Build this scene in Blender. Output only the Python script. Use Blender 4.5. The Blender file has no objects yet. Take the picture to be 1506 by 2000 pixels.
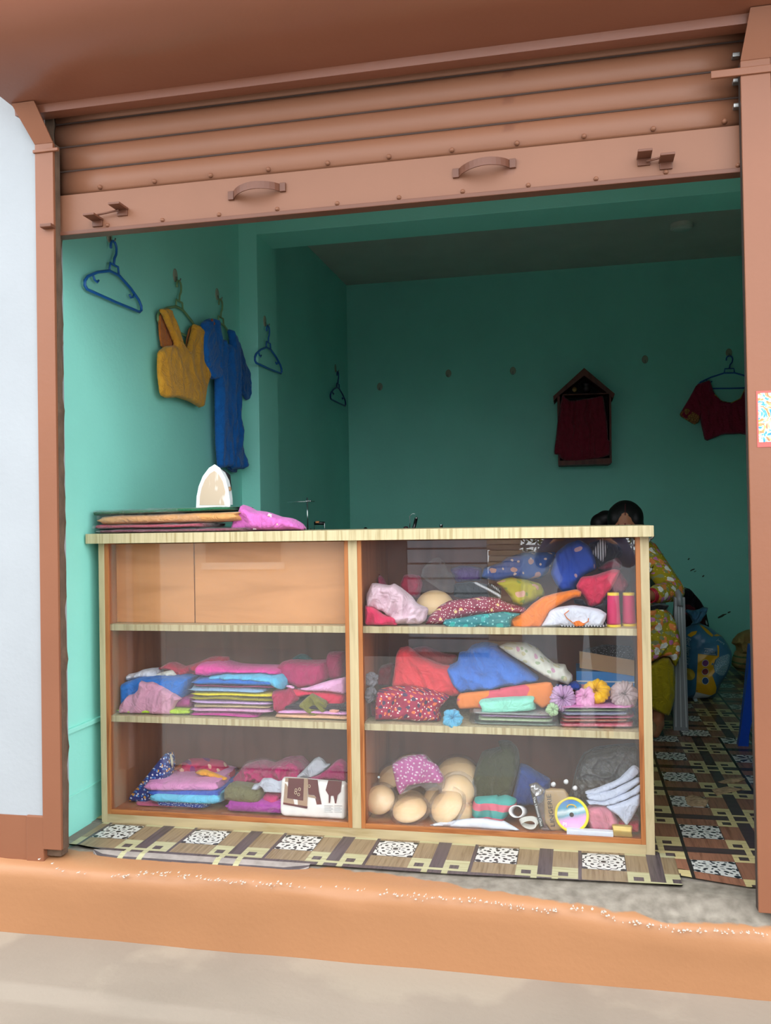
import bpy, bmesh, math, random
import numpy as np
from mathutils import Vector, Matrix, noise
from mathutils.geometry import delaunay_2d_cdt

# ------------------------------------------------------------------ camera
CAM = np.array([1.5792, -2.4913, 1.021]); YAW, PITCH, ROLL, FPX = 0.2125, 0.0123, -0.0166, 1737.78
def _axes():
    cy, sy = math.cos(YAW), math.sin(YAW)
    f = np.array([-sy, cy, 0]); r = np.array([cy, sy, 0]); u = np.array([0, 0, 1.])
    cp, sp = math.cos(PITCH), math.sin(PITCH)
    f2 = cp*f+sp*u; u2 = -sp*f+cp*u
    cr, sr = math.cos(ROLL), math.sin(ROLL)
    return cr*r+sr*u2, -sr*r+cr*u2, f2
RX, UX, FX = _axes()
scene = bpy.context.scene
COL = scene.collection
cam = bpy.data.objects.new('camera', bpy.data.cameras.new('camera')); COL.objects.link(cam)
cam.data.sensor_fit = 'VERTICAL'; cam.data.sensor_height = 36; cam.data.lens = FPX*36/2000
cam.data.clip_start = 0.02
cam.matrix_world = Matrix(((RX[0], UX[0], -FX[0], CAM[0]), (RX[1], UX[1], -FX[1], CAM[1]), (RX[2], UX[2], -FX[2], CAM[2]), (0, 0, 0, 1)))
scene.camera = cam
def at(px, py, y=None, x=None, z=None):
    """a point of the place seen at pixel (px, py), at a known depth y, side x or height z"""
    d = RX*(px-753)/FPX-UX*(py-1000)/FPX+FX
    if y is not None: t = (y-CAM[1])/d[1]
    elif x is not None: t = (x-CAM[0])/d[0]
    else: t = (z-CAM[2])/d[2]
    return Vector(CAM+t*d)

# ------------------------------------------------------------------ overcast sky, exposure
world = bpy.data.worlds.new('overcast_sky'); scene.world = world; world.use_nodes = True
bg = world.node_tree.nodes['Background']; bg.inputs[0].default_value = (0.93, 0.97, 1.0, 1); bg.inputs[1].default_value = 1.0
scene.view_settings.view_transform = 'Standard'; scene.view_settings.look = 'None'
scene.view_settings.gamma = 1; scene.view_settings.use_curve_mapping = False
scene.view_settings.exposure = 2.2
scene.cycles.transparent_max_bounces = 24

# ------------------------------------------------------------------ helpers
rnd = random.Random(7)
def lin(c):
    if isinstance(c, str):
        c = c.lstrip('#'); c = [int(c[i:i+2], 16)/255 for i in (0, 2, 4)]
    return tuple((v/12.92 if v <= 0.04045 else ((v+0.055)/1.055)**2.4) for v in c)
MATS = {}
def nodes_of(name):
    m = bpy.data.materials.new(name); m.use_nodes = True
    nt = m.node_tree; b = nt.nodes['Principled BSDF']
    return m, nt, b
def N(nt, t, **k):
    n = nt.nodes.new(t)
    for a, v in k.items():
        if a.startswith('i_'): n.inputs[a[2:].replace('_', ' ')].default_value = v
        else: setattr(n, a, v)
    return n
def L(nt, a, b): nt.links.new(a, b)
def coords(nt, scale=(1, 1, 1), rot=(0, 0, 0), out='Object', loc=(0, 0, 0)):
    tc = N(nt, 'ShaderNodeTexCoord'); mp = N(nt, 'ShaderNodeMapping')
    mp.inputs['Scale'].default_value = scale; mp.inputs['Rotation'].default_value = rot; mp.inputs['Location'].default_value = loc
    L(nt, tc.outputs[out], mp.inputs[0]); return mp.outputs[0]
def ramp(nt, src, stops):
    r = N(nt, 'ShaderNodeValToRGB'); e = r.color_ramp.elements
    while len(e) < len(stops): e.new(0.5)
    for i, (p, c) in enumerate(stops):
        e[i].position = p; e[i].color = (*c[:3], 1) if not isinstance(c, (int, float)) else (c, c, c, 1)
    L(nt, src, r.inputs[0]); return r.outputs[0]
def mixc(nt, fac, a, b, mode='MIX'):
    m = N(nt, 'ShaderNodeMix', data_type='RGBA', blend_type=mode)
    for s, v in ((0, fac), (6, a), (7, b)):
        if hasattr(v, 'node'): L(nt, v, m.inputs[s])
        elif s == 0: m.inputs[0].default_value = v
        else: m.inputs[s].default_value = (*v[:3], 1)
    return m.outputs[2]
def math_(nt, op, a, b=None, c=None):
    m = N(nt, 'ShaderNodeMath', operation=op)
    for i, v in enumerate((a, b, c)):
        if v is None: continue
        if hasattr(v, 'node'): L(nt, v, m.inputs[i])
        else: m.inputs[i].default_value = v
    return m.outputs[0]
def bump(nt, b, h, dist=0.002, strength=0.5):
    n = N(nt, 'ShaderNodeBump'); n.inputs['Distance'].default_value = dist; n.inputs['Strength'].default_value = strength
    L(nt, h, n.inputs['Height']); L(nt, n.outputs[0], b.inputs['Normal'])
def plain(name, col, rough=0.6, metal=0, var=0.0, scale=8, bumpd=0, spec=0.5):
    if name in MATS: return MATS[name]
    m, nt, b = nodes_of(name); c = lin(col)
    b.inputs['Roughness'].default_value = rough; b.inputs['Metallic'].default_value = metal
    b.inputs['Specular IOR Level'].default_value = spec
    nz = N(nt, 'ShaderNodeTexNoise'); nz.inputs['Scale'].default_value = scale; nz.inputs['Detail'].default_value = 5
    L(nt, coords(nt), nz.inputs[0])
    L(nt, ramp(nt, nz.outputs[0], [(0.3, [v*(1-var) for v in c]), (0.7, [min(1, v*(1+var)) for v in c])]), b.inputs['Base Color'])
    if bumpd: bump(nt, b, nz.outputs[0], bumpd)
    MATS[name] = m; return m
def cloth(col, shine=0.85, key=''):
    name = 'cloth_'+str(col)+key
    if name in MATS: return MATS[name]
    m, nt, b = nodes_of(name); c = [v*0.86 for v in lin(col)]
    b.inputs['Roughness'].default_value = shine; b.inputs['Sheen Weight'].default_value = 0.15
    b.inputs['Specular IOR Level'].default_value = 0.25
    co = coords(nt)
    nz = N(nt, 'ShaderNodeTexNoise'); nz.inputs['Scale'].default_value = 28; nz.inputs['Detail'].default_value = 6; L(nt, co, nz.inputs[0])
    L(nt, ramp(nt, nz.outputs[0], [(0.3, [v*0.88 for v in c]), (0.7, [min(1, v*1.08) for v in c])]), b.inputs['Base Color'])
    n2 = N(nt, 'ShaderNodeTexNoise'); n2.inputs['Scale'].default_value = 45; n2.inputs['Detail'].default_value = 3; n2.inputs['Distortion'].default_value = 1.2; L(nt, co, n2.inputs[0])
    n3 = N(nt, 'ShaderNodeTexNoise'); n3.inputs['Scale'].default_value = 17; n3.inputs['Detail'].default_value = 2; n3.inputs['Distortion'].default_value = 2.0; L(nt, co, n3.inputs[0])
    rid = math_(nt, 'ABSOLUTE', math_(nt, 'SUBTRACT', n3.outputs[0], 0.5))
    bump(nt, b, math_(nt, 'ADD', math_(nt, 'MULTIPLY', n2.outputs[0], 0.35), math_(nt, 'MULTIPLY', rid, -2.2)), 0.011, 0.55)
    MATS[name] = m; return m
def dotted(name, base, dots, scale=40, size=0.28, second=None, shine=0.8, stretch=(1, 1, 1), ragged=1.1):
    """printed cloth: round sprigs in one or several colours on a ground"""
    if name in MATS: return MATS[name]
    m, nt, b = nodes_of(name); b.inputs['Roughness'].default_value = shine; b.inputs['Specular IOR Level'].default_value = 0.25
    co3 = coords(nt, stretch); col = tuple(v*0.86 for v in lin(base))
    sx = N(nt, 'ShaderNodeSeparateXYZ'); L(nt, co3, sx.inputs[0]); cx = N(nt, 'ShaderNodeCombineXYZ')
    L(nt, math_(nt, 'ADD', sx.outputs[0], math_(nt, 'MULTIPLY', sx.outputs[1], 0.85)), cx.inputs[0]); L(nt, math_(nt, 'ADD', sx.outputs[2], math_(nt, 'MULTIPLY', sx.outputs[1], 0.3)), cx.inputs[1]); co = cx.outputs[0]
    for k, (dc, sc, sz) in enumerate(dots):
        v = N(nt, 'ShaderNodeTexVoronoi', voronoi_dimensions='2D'); v.inputs['Scale'].default_value = sc; v.inputs['Randomness'].default_value = 0.75
        mp = N(nt, 'ShaderNodeMapping'); mp.inputs['Location'].default_value = (k*1.73, k*0.91, 0); mp.inputs['Rotation'].default_value = (0, 0, 0.5*k+0.3); L(nt, co, mp.inputs[0])
        nz = N(nt, 'ShaderNodeTexNoise'); nz.inputs['Scale'].default_value = sc*2.6; L(nt, mp.outputs[0], nz.inputs[0])
        L(nt, mp.outputs[0], v.inputs[0])
        d = math_(nt, 'ADD', v.outputs['Distance'], math_(nt, 'MULTIPLY', math_(nt, 'SUBTRACT', nz.outputs[0], 0.5), sz*ragged))
        msk = math_(nt, 'LESS_THAN', d, sz)
        col = mixc(nt, msk, col, [v_*0.86 for v_ in lin(dc)])
    if isinstance(col, tuple): b.inputs['Base Color'].default_value = (*col, 1)
    else: L(nt, col, b.inputs['Base Color'])
    n2 = N(nt, 'ShaderNodeTexNoise'); n2.inputs['Scale'].default_value = 40; L(nt, co, n2.inputs[0]); bump(nt, b, n2.outputs[0], 0.003, 0.35)
    MATS[name] = m; return m
def striped(name, a, c, scale=60, axis=0, shine=0.8, width=0.5):
    if name in MATS: return MATS[name]
    m, nt, b = nodes_of(name); b.inputs['Roughness'].default_value = shine
    co = coords(nt); s = N(nt, 'ShaderNodeSeparateXYZ'); L(nt, co, s.inputs[0])
    f = math_(nt, 'FRACT', math_(nt, 'MULTIPLY', s.outputs[axis], scale))
    L(nt, mixc(nt, math_(nt, 'LESS_THAN', f, width), lin(a), lin(c)), b.inputs['Base Color'])
    MATS[name] = m; return m
def wood(name, light, dark, axis=2, scale=9, rough=0.45, stretch=14):
    # boards
    if name in MATS: return MATS[name]
    m, nt, b = nodes_of(name); b.inputs['Roughness'].default_value = rough; b.inputs['Specular IOR Level'].default_value = 0.3
    sc = [stretch, stretch, stretch]; sc[axis] = 1.0
    nz = N(nt, 'ShaderNodeTexNoise'); nz.inputs['Scale'].default_value = scale/4; nz.inputs['Detail'].default_value = 8; nz.inputs['Distortion'].default_value = 0.6
    L(nt, coords(nt, sc), nz.inputs[0])
    L(nt, ramp(nt, nz.outputs[0], [(0.32, lin(dark)), (0.5, lin(light)), (0.72, [min(1, v*1.15) for v in lin(light)])]), b.inputs['Base Color'])
    bump(nt, b, nz.outputs[0], 0.0006, 0.3)
    MATS[name] = m; return m
def clear_film(name, tint=(1, 1, 1), gloss=0.16, rough=0.08, milk=0.03, wrinkle=0.0):
    """thin clear plastic or glass: mostly lets light through, reflects by angle, a little dust"""
    if name in MATS: return MATS[name]
    m, nt, b = nodes_of(name); nt.nodes.remove(b); out = nt.nodes['Material Output']
    tr = N(nt, 'ShaderNodeBsdfTransparent'); tr.inputs[0].default_value = (*tint, 1)
    gl = N(nt, 'ShaderNodeBsdfGlossy'); gl.inputs['Roughness'].default_value = rough
    df = N(nt, 'ShaderNodeBsdfDiffuse'); df.inputs[0].default_value = (0.85, 0.86, 0.88, 1)
    lw = N(nt, 'ShaderNodeLayerWeight'); lw.inputs[0].default_value = 0.2
    fac = math_(nt, 'ADD', gloss, math_(nt, 'MULTIPLY', lw.outputs['Fresnel'], 0.25))
    m1 = N(nt, 'ShaderNodeMixShader'); m1.inputs[0].default_value = milk; L(nt, tr.outputs[0], m1.inputs[1]); L(nt, df.outputs[0], m1.inputs[2])
    m2 = N(nt, 'ShaderNodeMixShader'); L(nt, fac, m2.inputs[0]); L(nt, m1.outputs[0], m2.inputs[1]); L(nt, gl.outputs[0], m2.inputs[2])
    if wrinkle:
        nz = N(nt, 'ShaderNodeTexNoise'); nz.inputs['Scale'].default_value = 55; nz.inputs['Detail'].default_value = 4; nz.inputs['Distortion'].default_value = 2.5
        L(nt, coords(nt), nz.inputs[0]); bn = N(nt, 'ShaderNodeBump'); bn.inputs['Distance'].default_value = wrinkle; L(nt, nz.outputs[0], bn.inputs['Height'])
        L(nt, bn.outputs[0], gl.inputs['Normal'])
    L(nt, m2.outputs[0], out.inputs[0]); MATS[name] = m; return m

def tag(o, label=None, cat=None, group=None, kind=None):
    if label: o['label'] = label
    if cat: o['category'] = cat
    if group: o['group'] = group
    if kind: o['kind'] = kind
    return o
def adopt(o, parent):
    if parent is not None:
        o.parent = parent; o.matrix_parent_inverse = Matrix.Translation(-world_loc(parent))
def world_loc(p): return Vector(p['_w']) if '_w' in p else p.location.copy()
def thing(name, loc, label, cat, group=None):
    o = bpy.data.objects.new(name, None); COL.objects.link(o); o.location = loc; o.empty_display_size = 0.05
    return tag(o, label, cat, group)
def mesh(name, V, F, mat, parent=None, smooth=False, mi=None, uv=None):
    """one mesh object; origin at the middle of its base"""
    V = np.array([tuple(v) for v in V], float)
    lo, hi = V.min(0), V.max(0); o0 = np.array([(lo[0]+hi[0])/2, (lo[1]+hi[1])/2, lo[2]])
    me = bpy.data.meshes.new(name); me.from_pydata((V-o0).tolist(), [], [tuple(f) for f in F])
    for m in (mat if isinstance(mat, (list, tuple)) else [mat]): me.materials.append(m)
    if mi is not None: me.polygons.foreach_set('material_index', mi)
    if uv is not None:
        l = me.uv_layers.new(name='UVMap'); l.data.foreach_set('uv', np.array(uv, float).ravel())
    if smooth: me.polygons.foreach_set('use_smooth', [True]*len(me.polygons))
    me.update()
    o = bpy.data.objects.new(name, me); COL.objects.link(o); o.location = o0.tolist()
    adopt(o, parent); return o
def from_bm(name, bm, mat, parent=None, smooth=False):
    bm.verts.index_update()
    V = [tuple(v.co) for v in bm.verts]; F = [[v.index for v in f.verts] for f in bm.faces]; bm.free()
    return mesh(name, V, F, mat, parent, smooth)
def box_vf(x0, x1, y0, y1, z0, z1):
    V = [(x, y, z) for z in (z0, z1) for y in (y0, y1) for x in (x0, x1)]
    F = [(0, 2, 3, 1), (4, 5, 7, 6), (0, 1, 5, 4), (2, 6, 7, 3), (0, 4, 6, 2), (1, 3, 7, 5)]
    return V, F
def box(name, x0, x1, y0, y1, z0, z1, mat, parent=None, bevel=0.0, M=None):
    V, F = box_vf(x0, x1, y0, y1, z0, z1); bm = bmesh.new()
    vs = [bm.verts.new(v) for v in V]; [bm.faces.new([vs[i] for i in f]) for f in F]
    if bevel: bmesh.ops.bevel(bm, geom=list(bm.edges), offset=bevel, segments=2, affect='EDGES', profile=0.6)
    if M is not None: bmesh.ops.transform(bm, matrix=M, verts=bm.verts)
    return from_bm(name, bm, mat, parent, False)
def ring_frames(pts):
    pts = [Vector(p) for p in pts]; T = []
    for i in range(len(pts)):
        a = pts[max(i-1, 0)]; b = pts[min(i+1, len(pts)-1)]; T.append((b-a).normalized())
    up = Vector((0, 0, 1)) if abs(T[0].z) < 0.9 else Vector((1, 0, 0)); n = T[0].cross(up).normalized(); out = []
    for t in T:
        n = (n-t*n.dot(t)); n = n.normalized() if n.length > 1e-6 else t.orthogonal().normalized(); out.append((n, t.cross(n)))
    return pts, out
def tube_vf(pts, r, seg=8, closed=False, cap=True, ry=None):
    pts, fr = ring_frames(pts); n = len(pts); V = []; F = []
    rr = r if isinstance(r, (list, tuple)) else [r]*n
    r2 = rr if ry is None else (ry if isinstance(ry, (list, tuple)) else [ry]*n)
    for p, (a, b), q, q2 in zip(pts, fr, rr, r2):
        for k in range(seg):
            t = 2*math.pi*k/seg; V.append(p+a*q*math.cos(t)+b*q2*math.sin(t))
    for i in range(n if closed else n-1):
        j = (i+1) % n
        for k in range(seg):
            F.append((i*seg+k, i*seg+(k+1) % seg, j*seg+(k+1) % seg, j*seg+k))
    if cap and not closed: F.append(tuple(range(seg))[::-1]); F.append(tuple((n-1)*seg+k for k in range(seg)))
    return V, F
def tube(name, pts, r, mat, parent=None, seg=8, closed=False, ry=None):
    V, F = tube_vf(pts, r, seg, closed, True, ry); return mesh(name, V, F, mat, parent, True)
def merge(*vfs):
    V, F = [], []
    for v, f in vfs:
        o = len(V); V += list(v); F += [tuple(i+o for i in q) for q in f]
    return V, F
def lathe_vf(prof, c, axis=(0, 0, 1), seg=24):
    axis = Vector(axis).normalized(); a = axis.orthogonal().normalized(); b = axis.cross(a); c = Vector(c); V, F = [], []
    for r, h in prof:
        for k in range(seg):
            t = 2*math.pi*k/seg; V.append(c+axis*h+(a*math.cos(t)+b*math.sin(t))*r)
    for i in range(len(prof)-1):
        for k in range(seg): F.append((i*seg+k, i*seg+(k+1) % seg, (i+1)*seg+(k+1) % seg, (i+1)*seg+k))
    F.append(tuple(range(seg))[::-1]); F.append(tuple((len(prof)-1)*seg+k for k in range(seg)))
    return V, F
def lathe(name, prof, c, mat, parent=None, axis=(0, 0, 1), seg=24, smooth=True):
    V, F = lathe_vf(prof, c, axis, seg); o = mesh(name, V, F, mat, parent, smooth)
    return o
def prism(name, poly, y0, y1, mat, parent=None, axis='y', smooth=False):
    """outline in (a, b) extruded along an axis: y -> (x, z), x -> (y, z), z -> (x, y)"""
    n = len(poly)
    P = {'y': lambda a, b, t: (a, t, b), 'x': lambda a, b, t: (t, a, b), 'z': lambda a, b, t: (a, b, t)}[axis]
    V = [P(a, b, y0) for a, b in poly]+[P(a, b, y1) for a, b in poly]
    F = [(i, (i+1) % n, n+(i+1) % n, n+i) for i in range(n)]+[tuple(range(n))[::-1], tuple(range(n, 2*n))]
    return mesh(name, V, F, mat, parent, smooth)
def text(name, s, size, origin, right, up, mat, parent=None, extrude=0.0004, shear=0.0, maxw=None):
    cu = bpy.data.curves.new(name, 'FONT'); cu.body = s; cu.size = size; cu.extrude = extrude; cu.align_x = 'CENTER'; cu.align_y = 'CENTER'; cu.shear = shear; cu.resolution_u = 3
    t = bpy.data.objects.new(name, cu); COL.objects.link(t); bpy.context.view_layer.update()
    me = bpy.data.meshes.new_from_object(t.evaluated_get(bpy.context.evaluated_depsgraph_get()))
    bpy.data.objects.remove(t); r = Vector(right).normalized(); u = Vector(up).normalized(); n = r.cross(u); o0 = Vector(origin)
    V = [v.co.copy() for v in me.vertices]; F = [tuple(p.vertices) for p in me.polygons]
    if maxw and V:
        w = max(v.x for v in V)-min(v.x for v in V); k = maxw/w
        for v in V: v.x *= k
    return mesh(name, [o0+r*v.x+u*v.y+n*v.z for v in V], F, mat, parent)
def crop(x0, y0, x1, w=1506):
    s = w/(x1-x0); return lambda pts: [(x0+a/s, y0+b/s) for a, b in pts]

# outline -> soft body with thickness (cloth lying or hanging)
def chaikin(P, it=1):
    for _ in range(it):
        Q = []
        for i in range(len(P)):
            a, b = np.array(P[i]), np.array(P[(i+1) % len(P)]); Q += [a*.88+b*.12, a*.12+b*.88]
        P = Q
    return [np.array(p) for p in P]
def pillow_vf(P2, to3, T, seed=0, fold=0.005, back=0.5, freq=(16, 5), ang=None, dens=46, sm=1, rim=None):
    P = chaikin(P2, sm); area = abs(sum(P[i][0]*P[(i+1) % len(P)][1]-P[(i+1) % len(P)][0]*P[i][1] for i in range(len(P))))/2
    st = max(0.004, math.sqrt(area)/dens); B = []
    for i in range(len(P)):
        a, b = P[i], P[(i+1) % len(P)]; n = max(1, int(np.linalg.norm(b-a)/(st*1.1)))
        for k in range(n): B.append(a+(b-a)*k/n)
    B = np.array(B); nb = len(B); lo, hi = B.min(0), B.max(0); I = []
    yy = lo[1]; row = 0
    while yy < hi[1]:
        xx = lo[0]+(st/2 if row % 2 else 0)
        while xx < hi[0]: I.append((xx, yy)); xx += st
        yy += st*0.87; row += 1
    I = np.array(I) if I else np.zeros((0, 2))
    A2 = B; B2 = np.roll(B, -1, 0)
    if len(I):
        x, y = I[:, 0:1], I[:, 1:2]
        cross = ((A2[:, 1] > y) != (B2[:, 1] > y)) & (x < (B2[:, 0]-A2[:, 0])*(y-A2[:, 1])/(B2[:, 1]-A2[:, 1]+1e-12)+A2[:, 0])
        I = I[cross.sum(1) % 2 == 1]
    def dist(Q):
        ab = B2-A2; ap = Q[:, None, :]-A2[None]; t = np.clip((ap*ab).sum(2)/((ab*ab).sum(1)+1e-12), 0, 1)
        return np.linalg.norm(ap-t[..., None]*ab[None], axis=2).min(1)
    if len(I): I = I[dist(I) > st*0.55]
    allp = np.vstack([B, I]) if len(I) else B
    r = delaunay_2d_cdt([Vector(p) for p in allp], [(i, (i+1) % nb) for i in range(nb)], [], 1, 1e-7)
    pv = np.array([tuple(v) for v in r[0]]); d = dist(pv); tris = r[2]
    R = rim or max(min(d.max(), T*0.9, 0.022), 1e-4)
    q = np.clip(d/R, 0, 1); bul = T*np.sqrt(np.maximum(0, 1-(1-q)**2))
    a = ang if ang is not None else random.Random(seed).uniform(-0.6, 0.6); ca, sa = math.cos(a), math.sin(a)
    V = []; idx_back = {}
    for (u, v), b_, q_ in zip(pv, bul, q):
        uu, vv = u*ca+v*sa, -u*sa+v*ca
        wx = 0.035*noise.noise(Vector((u*9, v*9, seed+2.2))); wy = 0.035*noise.noise(Vector((u*9, v*9, seed+7.7)))
        n1 = 1-2.6*abs(noise.noise(Vector(((uu+wx)*freq[0], (vv+wy)*freq[1], seed*3.1))))
        n2 = 1-2.6*abs(noise.noise(Vector(((uu-wy)*freq[0]*2.1, (vv+wx)*freq[1]*2.4, seed*1.7+9))))
        n3 = noise.noise(Vector((uu*70, vv*50, seed)))
        V.append(to3(u, v, -(b_+fold*1.85*(n1*0.85+n2*0.45+n3*0.12)*min(1, q_*2.2+0.12))))
    F = [tuple(t) for t in tris]
    n0 = len(V)
    for i, ((u, v), b_, dd) in enumerate(zip(pv, bul, d)):
        if dd > 1e-5: idx_back[i] = len(V); V.append(to3(u, v, b_*back))
    F += [tuple(idx_back.get(i, i) for i in t)[::-1] for t in tris]
    return V, F
def in_bay(P2, Y):
    """keep a piece inside the counter bay it lies in"""
    if not (0.33 < Y < 0.78) or max(p[1] for p in P2) > 1.0: return P2
    c = sum(p[0] for p in P2)/len(P2); lo, hi = (-0.025, 0.838) if c < 0.86 else (0.880, 1.758)
    return [(min(max(a, lo), hi), b) for a, b in P2]
def pillow(name, label, px, Y, T, mat, seed=0, zf=None, parent=None, cat='cloth', group=None, fold=0.007, back=0.5, X=None, hang=False, **k):
    """soft piece whose outline, at depth Y (or beside wall X), has these corners in the photograph"""
    if X is None:
        P = [at(a, b, y=Y) for a, b in px]; P2 = [(p.x, p.z) for p in P]
        if zf is not None: P2 = [(a, zf if b < zf+0.012 else b) for a, b in P2]
        P2 = in_bay(P2, Y); sf = shelf_of(P2, Y) if not hang else None; lo_ = zf if zf is not None else (sf[0] if sf else -9); hi_ = sf[1] if sf else 9
        to3 = lambda u, v, o: (u, min(Y+o, 0.774) if sf else Y+o, min(max(v, lo_), hi_))
    else:
        P = [at(a, b, x=X) for a, b in px]; P2 = [(p.y, p.z) for p in P]
        to3 = lambda u, v, o: (X-o, u, v)
    V, F = pillow_vf(P2, to3, T, seed, fold, back, **k)
    o = mesh(name, V, F, mat, parent, True)
    if parent is None: tag(o, label, cat, group)
    elif label: o['label'] = label
    return o
def shelf_of(P2, Y):
    zs_ = sum(p[1] for p in P2)/len(P2)
    if not (0.33 < Y < 0.78) or max(p[1] for p in P2) > 1.0: return None
    return (0.0365, 0.342) if zs_ < 0.345 else ((0.3655, 0.660) if zs_ < 0.665 else (0.6835, 0.965))
def slab_vf(x0, x1, y0, y1, z0, z1, seed=0, layers=2, sag=0.004, M=None, ns=22, mseg=26, droop=0.0):
    """folded cloth: rounded fold to the front, leaves showing at the ends"""
    V, F = [], []; cx, cy, cz = (x0+x1)/2, (y0+y1)/2, (z0+z1)/2; a, b, c = (x1-x0)/2, (y1-y0)/2, (z1-z0)/2
    for i in range(ns+1):
        s = -math.cos(math.pi*i/ns) if i not in (0, ns) else (-1 if i == 0 else 1)
        s = math.copysign(abs(s)**0.8, s)
        e = max(0.0, (1-abs(s)**9))**0.5; e = 0.74+0.26*e
        for k in range(mseg):
            t = 2*math.pi*k/mseg; cc, ss = math.cos(t), math.sin(t)
            yy = math.copysign(abs(cc)**0.5, cc); zz = math.copysign(abs(ss)**0.7, ss)
            x = cx+a*s; end = max(0, abs(s)-0.8)/0.2
            x -= math.copysign(1, s)*end*min(0.014, a*0.15)*(abs(math.sin(math.pi*layers*(zz*0.5+0.5)))+0.6*noise.noise(Vector((zz*3, yy*2, seed))))
            y = cy+b*yy*(1-0.06*end)+sag*1.5*noise.noise(Vector((x*9, zz*2, seed+3)))
            z = cz+c*zz*e+sag*noise.noise(Vector((x*11, y*9, seed)))*(1 if zz > -0.5 else 0.15)-droop*(s*s)*(zz*0.5+0.5)
            V.append((x, y, z))
    for i in range(ns):
        for k in range(mseg): F.append((i*mseg+k, i*mseg+(k+1) % mseg, (i+1)*mseg+(k+1) % mseg, (i+1)*mseg+k))
    F.append(tuple(range(mseg))[::-1]); F.append(tuple(ns*mseg+k for k in range(mseg)))
    if M is not None: V = [M @ Vector(v) for v in V]
    return V, F
def slab(name, label, px0, px1, pyt, pyb, Y, depth, mat, seed=0, layers=2, zf=None, parent=None, cat='folded cloth', group=None, tilt=0.0, yaw=0.0, **k):
    A = at(px0, (pyt+pyb)/2, y=Y); B = at(px1, (pyt+pyb)/2, y=Y); m = (px0+px1)/2; zt = at(m, pyt, y=Y).z; zb = at(m, pyb, y=Y).z
    if zf is not None: zb = zf; zt = max(zt, zf+0.008)
    (A.x, _), (B.x, _) = in_bay([(A.x, A.z), (B.x, B.z)], Y)
    M = Matrix.Translation(((A.x+B.x)/2, Y, zb)) @ Matrix.Rotation(tilt, 4, 'Y') @ Matrix.Rotation(yaw, 4, 'Z') @ Matrix.Translation((-(A.x+B.x)/2, -Y, -zb))
    V, F = slab_vf(A.x, B.x, Y, Y+depth, zb, zt, seed, layers, M=M, **k)
    o = mesh(name, V, F, mat, parent, True)
    if parent is None: tag(o, label, cat, group)
    elif label: o['label'] = label
    return o
def structure(o): o['kind'] = 'structure'; return o

# ------------------------------------------------------------------ surface materials
def plaster(name, col, rough=0.7, var=0.06, scale=3, spots=None, bd=0.002):
    m, nt, b = nodes_of(name); c = lin(col); b.inputs['Roughness'].default_value = rough; b.inputs['Specular IOR Level'].default_value = 0.35
    co = coords(nt, out='Object')
    nz = N(nt, 'ShaderNodeTexNoise'); nz.inputs['Scale'].default_value = scale; nz.inputs['Detail'].default_value = 8; L(nt, co, nz.inputs[0])
    col_ = ramp(nt, nz.outputs[0], [(0.3, [v*(1-var) for v in c]), (0.7, [min(1, v*(1+var)) for v in c])])
    if spots:
        n2 = N(nt, 'ShaderNodeTexNoise'); n2.inputs['Scale'].default_value = spots[1]; n2.inputs['Detail'].default_value = 6; L(nt, co, n2.inputs[0])
        col_ = mixc(nt, ramp(nt, n2.outputs[0], [(spots[2], 0.0), (spots[2]+0.04, 1.0)]), col_, lin(spots[0]))
    L(nt, col_, b.inputs['Base Color'])
    n3 = N(nt, 'ShaderNodeTexNoise'); n3.inputs['Scale'].default_value = 60; n3.inputs['Detail'].default_value = 4; L(nt, co, n3.inputs[0])
    h = math_(nt, 'ADD', n3.outputs[0], math_(nt, 'MULTIPLY', nz.outputs[0], 2.0)); bump(nt, b, h, bd, 0.4)
    MATS[name] = m; return m
M_teal = plaster('sea_green_paint', '#8cd8ca', 0.55, 0.05, 2.0)
M_teal2 = plaster('sea_green_column_paint', '#90ddce', 0.6, 0.04, 2.0)
M_ceil = plaster('ceiling_distemper', '#c9c4bc', 0.9, 0.05, 4)
M_white = plaster('white_plaster', '#989ca0', 0.8, 0.05, 3, spots=('#84877f', 7, 0.76))
M_orange = plaster('terracotta_paint', '#80513a', 0.36, 0.06, 2.5, bd=0.001)
M_plinth = plaster('plinth_paint', '#a1724f', 0.42, 0.05, 2.2, spots=('#85746a', 3.3, 0.76), bd=0.002)
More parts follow.
